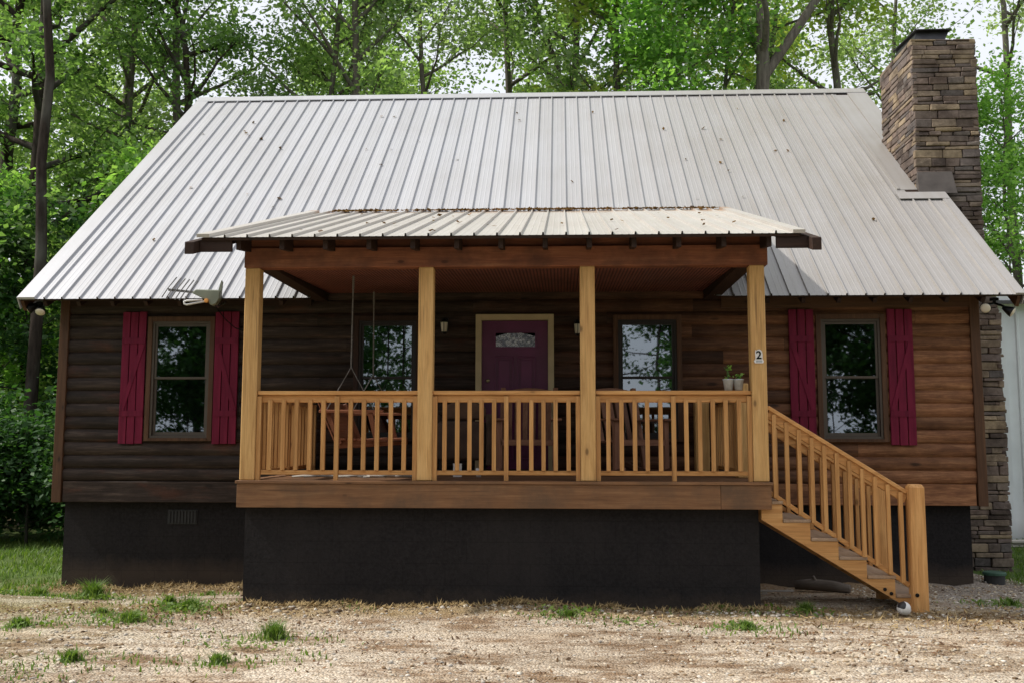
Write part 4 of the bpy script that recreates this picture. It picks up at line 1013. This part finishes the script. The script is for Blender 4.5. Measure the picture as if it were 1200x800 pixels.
# ------------------------------------------------------------------ trees
def tubes_np(paths,sides):
    """list of (pts(n,3), radii(n)) -> verts, quads"""
    V=[];F=[];c=0
    ang=np.linspace(0,2*np.pi,sides,endpoint=False)
    for P,r in paths:
        P=np.asarray(P,float); n=len(P); d=np.gradient(P,axis=0); d/=np.linalg.norm(d,axis=1)[:,None]+1e-9
        ref=np.array([.31,.17,.93]) if abs(d[0,2])<.8 else np.array([.95,.2,.1])
        a=np.cross(d,ref); a/=np.linalg.norm(a,axis=1)[:,None]+1e-9; b=np.cross(d,a)
        ring=P[:,None]+(a[:,None]*np.cos(ang)[None,:,None]+b[:,None]*np.sin(ang)[None,:,None])*np.asarray(r)[:,None,None]
        V.append(ring.reshape(-1,3)); i=np.arange(n-1)[:,None]*sides+c; k=np.arange(sides)[None]; k2=(k+1)%sides
        F.append(np.stack([i+k,i+k2,i+sides+k2,i+sides+k],-1).reshape(-1,4)); c+=n*sides
    return np.concatenate(V),np.concatenate(F)
def tree_data(seed,H,r0,base,spread,nleaf,lsize,nlimb=20,lean=0.0,fork=None,droop=.0,sigma=.42,updir=.55,limb_r=.42):
    g=np.random.default_rng(seed)
    n=12; t=np.linspace(0,1,n); wob=np.cumsum(g.normal(0,.012*H,(n,2)),0)*t[:,None]**.7
    la=g.uniform(0,6.28); P=np.stack([wob[:,0]+lean*H*t**1.6*np.cos(la),wob[:,1]+lean*H*t**1.6*np.sin(la),t*H],-1)
    rad_=r0*(1-t*.9)**.85; rad_[0]*=1.35
    big=[(P,rad_)]; mids=[]; small=[]; cents=[]; wts=[]
    stems=[(P,rad_,base)]
    if fork:
        zf,ang,az=fork; i0=int(zf*(n-1)); p0=P[i0]; L=H*(1-zf)*.95; tt=np.linspace(0,1,8)
        dirv=np.array([math.cos(az)*math.sin(ang),math.sin(az)*math.sin(ang),math.cos(ang)])
        Q=p0+dirv*L*tt[:,None]+np.stack([0*tt,0*tt,.12*L*tt**2],-1)+np.cumsum(g.normal(0,.012*L,(8,3)),0)*tt[:,None]
        rq=rad_[i0]*.8*(1-tt*.88); big.append((Q,rq)); stems.append((Q,rq,.25))
    for (SP,SR,b0) in stems:
        m=nlimb if SP is P else nlimb//2
        for k in range(m):
            tt=b0+(1-b0)*((k+g.random())/m)**.9*.98
            x=tt*(len(SP)-1); i=min(int(x),len(SP)-2); f=x-i; p0=SP[i]*(1-f)+SP[i+1]*f; rr=SR[i]*(1-f)+SR[i+1]*f
            az=k*2.399+g.normal(0,.5); el=g.uniform(.15,.75)+updir*(tt-.5)
            L=spread*(1.05-.62*((tt-b0)/(1-b0)))*g.uniform(.6,1.15)
            s=np.linspace(0,1,7); h=np.stack([np.cos(az)*np.cos(el)*s,np.sin(az)*np.cos(el)*s,np.sin(el)*s+.12*s**2-droop*s**2],-1)*L
            Q=p0+h+np.cumsum(g.normal(0,.028*L,(7,3)),0)*s[:,None]
            mids.append((Q,np.maximum(min(rr*.8,r0*limb_r)*(1-.88*s),.006)))
            ns=g.integers(4,8)
            for j in range(ns):
                sj=g.uniform(.3,1.0); xi=sj*6; ii=min(int(xi),5); ff=xi-ii; q0=Q[ii]*(1-ff)+Q[ii+1]*ff
                d=(Q[ii+1]-Q[ii]); d/=np.linalg.norm(d)+1e-9; d=d+g.normal(0,.55,3)+np.array([0,0,.1]); d/=np.linalg.norm(d)
                l=L*g.uniform(.22,.5); s2=np.linspace(0,1,4)
                W=q0+d*l*s2[:,None]+np.cumsum(g.normal(0,.05*l,(4,3)),0)*s2[:,None]
                small.append((W,np.array([.022,.014,.009,.004])*(.6+r0)))
                for e in (1,2,3): cents.append(W[e]); wts.append(.5+e*.3)
            cents.append(Q[-1]); wts.append(1.5)
    cents=np.array(cents); wts=np.array(wts)*g.uniform(.25,1.6,len(cents)); wts/=wts.sum()
    ci=g.choice(len(cents),nleaf,p=wts); p=cents[ci]+g.normal(0,sigma,(nleaf,3))*np.array([1,1,.55])
    s=lsize*g.uniform(.6,1.35,nleaf)
    nrm=g.normal(0,.55,(nleaf,3))+np.array([0,0,.75]); nrm/=np.linalg.norm(nrm,axis=1)[:,None]
    u=np.cross(nrm,g.normal(0,1,(nleaf,3))); u/=np.linalg.norm(u,axis=1)[:,None]+1e-9; w=np.cross(nrm,u)
    u=u*s[:,None]*.5; w=w*s[:,None]*.30
    LV=np.stack([p-u,p+w-u*.15+nrm*s[:,None]*.06,p+u,p-w-u*.15+nrm*s[:,None]*.06],1).reshape(-1,3)
    LF=np.arange(4*nleaf).reshape(nleaf,4)
    v1,f1=tubes_np(big,9); v2,f2=tubes_np(mids,6); v3,f3=tubes_np(small,3)
    TV=np.concatenate([v1,v2,v3]); TF=np.concatenate([f1,f2+len(v1),f3+len(v1)+len(v2)])
    return TV,TF,LV,LF
KIND={}
def kind(name,bark,leaf,**k):
    TV,TF,LV,LF=tree_data(**k)
    KIND[name]=(np_mesh('trunk',TV,TF,[bark],smooth=True),np_mesh('crown',LV,LF,[leaf]),(TV,TF,LV,LF))
kind('oak',BARK,LEAF,seed=1,H=23,r0=.20,base=.34,spread=4.2,nleaf=12500,lsize=.165,nlimb=24)
kind('forked',BARK,LEAF,seed=2,H=24,r0=.27,base=.40,spread=5.0,nleaf=12000,lsize=.16,nlimb=18,fork=(.46,.62,0.15))
kind('slim',BARK,LEAFG,seed=3,H=22,r0=.12,base=.38,spread=3.0,nleaf=8500,lsize=.145,nlimb=20,lean=.05)
kind('slim2',BARK,LEAF,seed=4,H=21,r0=.10,base=.36,spread=3.2,nleaf=8500,lsize=.145,nlimb=18,lean=.10)
kind('maple',BARK,LEAFB,seed=5,H=16,r0=.15,base=.2,spread=4.0,nleaf=19000,lsize=.185,nlimb=26,sigma=.5)
kind('yellow',BARK,LEAFY,seed=6,H=21,r0=.14,base=.42,spread=3.8,nleaf=9500,lsize=.18,nlimb=18,droop=.35)
kind('dark',BARKD,LEAFD,seed=7,H=21,r0=.25,base=.16,spread=4.6,nleaf=14000,lsize=.18,nlimb=30)
kind('sapling',BARKD,LEAFS,seed=8,H=7,r0=.05,base=.10,spread=2.2,nleaf=6500,lsize=.17,nlimb=18,sigma=.34)
kind('shrub',BARKD,LEAFS,seed=9,H=2.0,r0=.03,base=.05,spread=1.25,nleaf=5200,lsize=.12,nlimb=16,sigma=.26,updir=.3)
kind('sparse',BARK,LEAFG,seed=10,H=24,r0=.17,base=.45,spread=5.2,nleaf=6000,lsize=.16,nlimb=16)
kind('brightsap',BARK,LEAFB,seed=12,H=9,r0=.07,base=.12,spread=2.6,nleaf=8000,lsize=.19,nlimb=20,sigma=.38)
def tree(k,x,y,s,rz,label,name='hardwood_tree',cat='tree',group='trees behind the cabin',sz=None,z=None):
    r=empty(name,(x,y,(gz1(x,y)-.05) if z is None else z),rad(rz),label,cat,group); 
    r.scale=(s,s,sz or s)
    link(bpy.data.objects.new('trunk',KIND[k][0]),r); link(bpy.data.objects.new('crown',KIND[k][1]),r); return r
TREES=[
 ('oak',-10.5,16,.95,20,'grey trunked leafy tree rising behind the left end of the roof ridge'),
 ('slim2',-7.5,18,1.0,200,'thin leaning tree second from the left behind the roof ridge'),
 ('slim',-6.35,16,1.05,80,'slender grey green tree behind the ridge left of the porch roof'),
 ('oak',-4.75,15,.92,130,'taller of the paired trunks behind the ridge above the left porch post'),
 ('slim2',-5.1,19.5,1.08,310,'thinner trunk of the pair behind the ridge above the left porch post'),
 ('slim',-2.83,16,1.0,250,'single slim trunk behind the ridge above the second porch post'),
 ('sparse',-.85,20,1.0,30,'sparse tree with sky showing through above the front door'),
 ('oak',.72,17,.9,290,'dark leafy tree behind the ridge straight above the front door right jamb'),
 ('slim2',1.64,18.5,1.1,60,'narrow dark trunk behind the ridge above the third porch post'),
 ('maple',3.4,14.8,.88,10,'bright green low bushy maple behind the middle right of the ridge'),
 ('slim',2.2,15,1.15,170,'straight pale trunk behind the ridge above the third porch post'),
 ('yellow',2.9,17.5,1.0,120,'yellow green drooping tree at the top right of the ridge'),
 ('slim2',4.6,17.5,1.0,140,'thin trunk beside the thick forked tree behind the ridge'),
 ('forked',5.35,14.2,1.0,0,'thick forked grey tree behind the ridge left of the chimney'),
 ('yellow',6.2,19,1.05,220,'yellow leaved tree behind the thick forked tree'),
 ('oak',8.6,17,.95,45,'leafy tree between the forked tree and the chimney'),
 ('slim',10.4,20,1.0,75,'slim tree half hidden behind the stone chimney'),
 ('maple',12.4,15.2,.68,200,'bright green maple filling the gap right of the chimney'),
 ('maple',15.6,18.5,.62,20,'bright green maple at the far right edge above the white shed'),
 ('sparse',14.8,21,1.05,200,'thin leaved tree against white sky at the top right corner'),
 ('dark',-12.9,13.6,1.0,15,'thick dark tree at the left edge behind the cabin corner'),
 ('dark',-15.6,16.5,1.05,140,'dark leafy tree behind the leftmost trunk'),
 ('oak',-13.0,18.5,1.0,260,'leafy tree just right of the thick left edge tree'),
 ('dark',-9.2,14.2,.8,300,'dark bushy tree close behind the left roof slope'),
 ('slim',-12.0,16.2,1.1,30,'slim tree leaning over the left roof slope'),
]
for k,x,y,s,rz,lab in TREES: tree(k,x,y,s,rz,lab)
r=empty('bare_trunk_tree',(-8.55,4.6,0),0,'dark upright trunk under the left roof corner beside the cabin','tree','trees behind the cabin')
TV,TF,LV,LF=tree_data(seed=36,H=21,r0=.15,base=.62,spread=2.6,nleaf=5000,lsize=.23,nlimb=14)
link(bpy.data.objects.new('trunk',np_mesh('trunk',TV,TF,[BARKD],smooth=True)),r); link(bpy.data.objects.new('crown',np_mesh('crown',LV,LF,[LEAFD])),r); r.location=(-10.45,9.0,0)
SAP=[('sapling',-8.4,8.6,.6,0,'dark leafy sapling nearest the left cabin wall'),
 ('sapling',-11.6,11.4,.95,90,'tall dark sapling left of the cabin behind the bushes'),
 ('sapling',-9.9,11.5,.95,200,'dark sapling below the left roof rake'),
 ('brightsap',-13.4,12.0,.9,40,'brighter green sapling at the left edge of the woods'),
 ('brightsap',-8.9,12.4,.95,140,'lighter green sapling showing under the left roof slope'),
 ('sapling',-13.4,8.6,.9,310,'dark sapling at the left picture edge above the lawn'),
 ('brightsap',9.9,11.0,.55,100,'bright low sapling seen between the roof corner and the shed')]
for k,x,y,s,rz,lab in SAP: tree(k,x,y,s,rz,lab,'sapling','sapling','saplings around the cabin')
SHR=[(-7.5,4.9,1.0,0,'dark green shrub nearest the left foundation corner'),(-8.6,5.4,1.2,70,'rounded dark shrub second from the left foundation corner'),
 (-9.7,5.2,1.15,150,'dark shrub at the left picture edge beside the lawn'),(-8.2,6.9,1.5,220,'taller dark shrub behind the shrubs left of the cabin'),
 (-10.6,6.4,1.45,310,'tall shrub at the far left behind the lawn'),(-7.3,7.3,1.25,30,'dark shrub close along the left gable wall')]
for x,y,s,rz,lab in SHR: tree('shrub',x,y,s*.8,rz,lab,'shrub','shrub','shrubs left of the cabin')
# far woods behind: one mass
def mass(name,items,label,bark,leaf):
    TVs=[];TFs=[];LVs=[];LFs=[];ct=cl=0
    for k,x,y,s,rz in items:
        TV,TF,LV,LF=FAR[k]; c,sn=math.cos(rz),math.sin(rz); M=np.array([[c,-sn,0],[sn,c,0],[0,0,1]])*s
        o=np.array([x,y,0]); TVs.append(TV@M.T+o); TFs.append(TF+ct); ct+=len(TV); LVs.append(LV@M.T+o); LFs.append(LF+cl); cl+=len(LV)
    V=np.concatenate(TVs+LVs); F=np.concatenate(TFs+[f+ct for f in LFs]); mi=np.concatenate([np.zeros(sum(map(len,TFs))),np.ones(sum(map(len,LFs)))])
    o=link(bpy.data.objects.new(name,np_mesh(name,V,F,[bark,leaf],mi))); tag(o,label,'woods',kind='stuff')
FAR={'a':tree_data(21,22,.17,.30,4.4,6500,.27,nlimb=16),'b':tree_data(22,19,.14,.25,4.2,6500,.27,nlimb=16),'c':tree_data(23,6,.05,.06,2.8,3000,.30,nlimb=12,sigma=.45),
     'd':tree_data(24,18,.2,.38,3.4,3400,.30,nlimb=14),'e':tree_data(25,21,.2,.16,5.5,10500,.34,nlimb=24,sigma=.6)}
g=np.random.default_rng(77); it=[]
for i in range(20):
    y=g.uniform(23,42); xx=g.uniform(-.62,.62)*(y+14); it.append((('a','b')[i%2],xx,y,g.uniform(.62,.9)*(1 if xx<.3*(y+13) else .6),g.uniform(0,6)))
for i in range(26):
    y=g.uniform(15,30); it.append(('c',g.uniform(-.95,-.33)*(y+13),y,g.uniform(.8,1.3),g.uniform(0,6)))
for i in range(14):
    y=g.uniform(20,34); it.append(('c',g.uniform(.2,.75)*(y+13),y,g.uniform(.8,1.3),g.uniform(0,6)))
for i in range(4):
    y=g.uniform(20,28); it.append(('b',-17-g.uniform(0,9),y,g.uniform(.85,1.1),g.uniform(0,6)))
for i in range(12):
    y=g.uniform(4,40); it.append((('a','b')[i%2],.52*(y+13)+g.uniform(3,22),y,g.uniform(.75,1.0),g.uniform(0,6)))
for i in range(12):
    y=g.uniform(2,34); it.append((('a','b')[i%2],min(-.64*(y+13)-g.uniform(3,16),-31),y,g.uniform(.75,1.0),g.uniform(0,6)))
for i in range(16):
    s_=1 if i%2 else -1; y=g.uniform(6,30); it.append(('c',s_*(.62*(y+13)+g.uniform(6,20)),y,g.uniform(.8,1.3),g.uniform(0,6)))
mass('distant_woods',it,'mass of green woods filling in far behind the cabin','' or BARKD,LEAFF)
# woods across the drive (behind the viewer): what the window panes mirror
it=[]
for x,y,k,s in [(-19.5,-33,'e',.9),(-14,-34,'e',.8),(9.8,-33,'e',.8),(14.5,-33,'e',.9),(-23,-40,'e',1.0),(-16.5,-36,'e',.95),(-12,-42,'e',1.0),(-9.6,-36,'b',.8),(-8.2,-44,'a',.6),(1.2,-44,'a',.8),(3.2,-38,'b',.8),(5.2,-36,'b',.75),(6.6,-43,'a',.8),(8.6,-40,'e',.85),(12.5,-36,'e',1.0),(17,-42,'e',1.05),(23,-38,'e',1),(-30,-36,'e',1),(30,-38,'e',1)]:
    it.append((k,x,y,s,x))
for i in range(26):
    xx=-30+2.4*i; it.append(('c',xx+g.uniform(-1,1),-33-g.uniform(0,7),g.uniform(.8,1.15) if abs(xx)>7.5 else g.uniform(.35,.6),i))
mass('woods_across_drive',it,'trees across the drive that the window panes mirror',BARKD,LEAFN)

# ------------------------------------------------------------------ grass
def blades(pts,h,seed,spread=.35,wd=.007):
    g=np.random.default_rng(seed); n=len(pts); a=g.uniform(0,6.28,n); L=h*g.uniform(.5,1.25,n); b=L*g.uniform(.15,1.15,n)
    d=np.stack([np.cos(a),np.sin(a),0*a],-1); s=np.stack([-np.sin(a),np.cos(a),0*a],-1)*wd*g.uniform(.6,1.4,n)[:,None]
    p0=pts; p1=pts+d*(b*.3)[:,None]+np.array([0,0,1])*(L*.6)[:,None]; p2=pts+d*b[:,None]+np.array([0,0,1])*(L*.95)[:,None]
    V=np.stack([p0-s,p0+s,p1+s*.8,p1-s*.8,p2],1).reshape(-1,3); i=np.arange(n)*5
    return V,[np.stack([i,i+1,i+2,i+3],-1),np.stack([i+3,i+2,i+4],-1)]
def tuft_mesh(seed,n,R_,h):
    g=np.random.default_rng(seed); r=R_*np.minimum(np.abs(g.normal(0,.42,n)),.95); a=g.uniform(0,6.28,n)
    V,F=blades(np.stack([r*np.cos(a),r*np.sin(a)*.8,-.01+0*r],-1),h*np.exp(-(r/R_)**2*.9),seed,wd=.0042); return np_mesh('grass_tuft',V,F,[GRASS])
TM=[tuft_mesh(1,420,.24,.17),tuft_mesh(2,320,.18,.10),tuft_mesh(3,220,.13,.075)]
TU=[(-4.22,-1.72,1.15,0,'tallest grass tuft standing before the left foundation'),(-3.12,-3.45,1.0,1,'spreading grass tuft left of the porch corner'),
 (-2.85,-2.75,1.1,1,'weedy grass clump close to the left porch corner'),(-1.73,-4.05,.85,0,'upright grass tuft in the gravel before the porch'),
 (-3.95,-3.7,1.2,2,'thin grass patch at the left side of the drive'),(-3.2,-2.35,1.1,2,'faint grass patch between the foundation and the drive'),
 (2.07,-3.45,.8,1,'small green weed clump in the gravel right of the porch middle'),(.62,-3.02,.55,1,'little weed at the foot of the porch wall'),
 (-1.85,-5.0,1.1,2,'sparse grass at the lower left of the drive'),(-2.9,-5.0,1.2,2,'sparse grass in the lower left corner of the drive'),
 (2.75,-2.62,.55,0,'small weed in the shade beside the stairs'),(-5.05,-1.2,1.0,1,'grass clump at the left foundation corner'),
 (4.85,-1.9,1.1,2,'thin grass on the grey gravel right of the stairs'),(-3.55,-3.05,.9,2,'faint weeds before the tall left tuft'),(2.0,-2.62,.5,2,'tiny weeds at the right foot of the porch wall'),(-3.25,-1.0,.7,2,'thin weeds at the foot of the left foundation')]
for x,y,s,k,lab in TU:
    o=link(bpy.data.objects.new('grass_tuft',TM[k])); o.location=(x,y,gz1(x,y)+.005); o.scale=(s,s,s); o.rotation_euler=(0,0,R.uniform(0,6)); tag(o,lab,'grass tuft','grass tufts on the drive')
g=np.random.default_rng(4)
def lawn(name,n,xr,yr_,h,label,keep=None,seed=5,extra=None):
    x=g.uniform(*xr,n); y=g.uniform(*yr_,n)
    if keep is not None: k=keep(x,y); x,y=x[k],y[k]
    if extra is not None: x=np.concatenate([x,extra[:,0]]); y=np.concatenate([y,extra[:,1]])
    V,F=blades(np.stack([x,y,gh(x,y)-.01],-1),h,seed,wd=.006); o=link(bpy.data.objects.new(name,np_mesh(name,V,F,[GRASS]))); tag(o,label,'grass',kind='stuff')
lawn('lawn_grass',26000,(-11.5,-5.35),(-2.0,6.0),.10,'lush green lawn grass left of the cabin beside the shrubs',lambda x,y:(y>-1.1+.5*np.sin(x*2.1)+.35*np.sin(x*5)-.25*(x+5.4))&((x<-5.65)|(y<.2))&(np.sin(x*2.3)*np.sin(y*1.9)>-.75))
lawn('yard_grass',15000,(5.9,10.5),(.3,6.0),.06,'short green grass between the chimney and the white shed',lambda x,y:~((x<6.6)&(y>1.7)))
ex=np.concatenate([np.stack([g.normal(t[0],.30,130),g.normal(t[1]-.05,.17,130)],-1) for t in TU if t[0]<-1.2 or t[3]!=0])
lawn('stray_grass',9000,(-6.5,.5),(-6.0,-.6),.055,'stray grass blades growing through the gravel on the left',lambda x,y:(np.sin(x*1.9+1)*np.sin(y*2.6+x)+.5*np.sin(x*7.1+y*3)*np.sin(y*6.3)>.62+.13*(x+4)),5,ex)
wx=[];wy=[]
for cx_,cy_,n_w in [(-3.0,-2.7,150),(-2.75,-2.95,110),(-3.2,-3.5,90),(-4.1,-1.9,90),(2.05,-3.45,90),(.6,-2.95,110),(2.7,-2.75,60),(4.7,-2.0,70),(-3.9,-3.75,60),(-1.9,-4.5,50),(1.2,-3.3,40),(-5.4,-1.4,90)]:
    wx.append(g.normal(cx_,.16,n_w)); wy.append(g.normal(cy_,.08,n_w))
wx=np.concatenate(wx); wy=np.concatenate(wy)
o=link(bpy.data.objects.new('ground_weeds',scatter_leaves('ground_weeds',np.stack([wx,wy,gh(wx,wy)+g.uniform(0,.05,len(wx))],-1),.042,GRASS,13,.5,.55))); tag(o,'low broad leaved weeds creeping through the gravel','weeds',kind='stuff')
# pine straw along the porch roof joint and a few leaves on the roofs
n=3200; x=g.uniform(-2.5,2.65,n); dens=np.clip(.55+.45*np.sin(x*3.1)*np.sin(x*1.3+1),.05,1); k=g.random(n)<dens; x=x[k]; y=PY1-np.abs(g.normal(0,.09,len(x)))
pts=np.stack([x,y,PZ0+PS*(y-PY0)+.015],-1)
m=40; x2=g.uniform(-2.3,2.5,m); y2=g.uniform(PY0+.3,PY1-.2,m); pts=np.concatenate([pts,np.stack([x2,y2,PZ0+PS*(y2-PY0)+.01],-1)])
m=46; x2=g.uniform(-5.4,4.6,m); y2=g.uniform(.6,4.6,m); k=(np.abs(x2)>2.9)|(y2>1.6); x2,y2=x2[k],y2[k]; pts=np.concatenate([pts,np.stack([x2,y2,ZE+SL*(y2-YE)+.01],-1)])
o=link(bpy.data.objects.new('roof_leaves',scatter_leaves('roof_leaves',pts,.06,STRAW,8,.3,.6))); tag(o,'brown fallen leaves and pine straw collected along the porch roof joint','leaf litter',kind='stuff')

# ------------------------------------------------------------------ light, sky, camera
SUN_EL,SUN_AZ=51,88       # degrees; azimuth from the view direction's opposite (-y) towards -x
sd=Vector((-math.cos(rad(SUN_EL))*math.sin(rad(SUN_AZ)),-math.cos(rad(SUN_EL))*math.cos(rad(SUN_AZ)),math.sin(rad(SUN_EL))))
L=bpy.data.lights.new('sun','SUN'); L.energy=4.4; L.angle=rad(1.5); L.color=(1,.95,.87)
lo=bpy.data.objects.new('sun',L); C.objects.link(lo); lo.rotation_euler=(-sd).to_track_quat('-Z','Y').to_euler(); lo.location=sd*60
W=bpy.data.worlds.new('World'); sc.world=W; W.use_nodes=True; nt=W.node_tree; bg=nt.nodes['Background']
sky=nt.nodes.new('ShaderNodeTexSky'); sky.sky_type='NISHITA'; sky.sun_disc=False; sky.sun_elevation=rad(SUN_EL); sky.sun_rotation=math.atan2(sd.x,sd.y)
sky.air_density=1.2; sky.dust_density=3.5; sky.ozone_density=1
mx=nt.nodes.new('ShaderNodeMix'); mx.data_type='RGBA'; mx.inputs[0].default_value=.72; nt.links.new(sky.outputs[0],mx.inputs[6]); mx.inputs[7].default_value=(9.6,9.7,10.2,1)
nt.links.new(mx.outputs[2],bg.inputs[0]); bg.inputs[1].default_value=.125
cam=bpy.data.cameras.new('camera'); co=bpy.data.objects.new('camera',cam); C.objects.link(co)
fw=Vector((-.04663362,.99246091,.11334302)); rt=Vector((.99890483,.04676399,.00150979)); up=Vector((.00380196,-.1132893,.99355477))
M=Matrix((rt,up,-fw)).transposed().to_4x4(); M.translation=Vector((.5546,-12.4528,1.7583)); co.matrix_world=M
cam.sensor_fit='HORIZONTAL'; cam.sensor_width=36; cam.lens=1228.58/1200*36; cam.shift_y=-25.91/1200; cam.clip_end=2000; cam.clip_start=.1
sc.camera=co
sc.view_settings.view_transform='Standard'; sc.view_settings.look='None'; sc.view_settings.exposure=0; sc.view_settings.gamma=1
sc.cycles.max_bounces=7; sc.cycles.diffuse_bounces=3; sc.cycles.glossy_bounces=3; sc.cycles.transparent_max_bounces=8; sc.cycles.transmission_bounces=4
sc.cycles.use_denoising=True
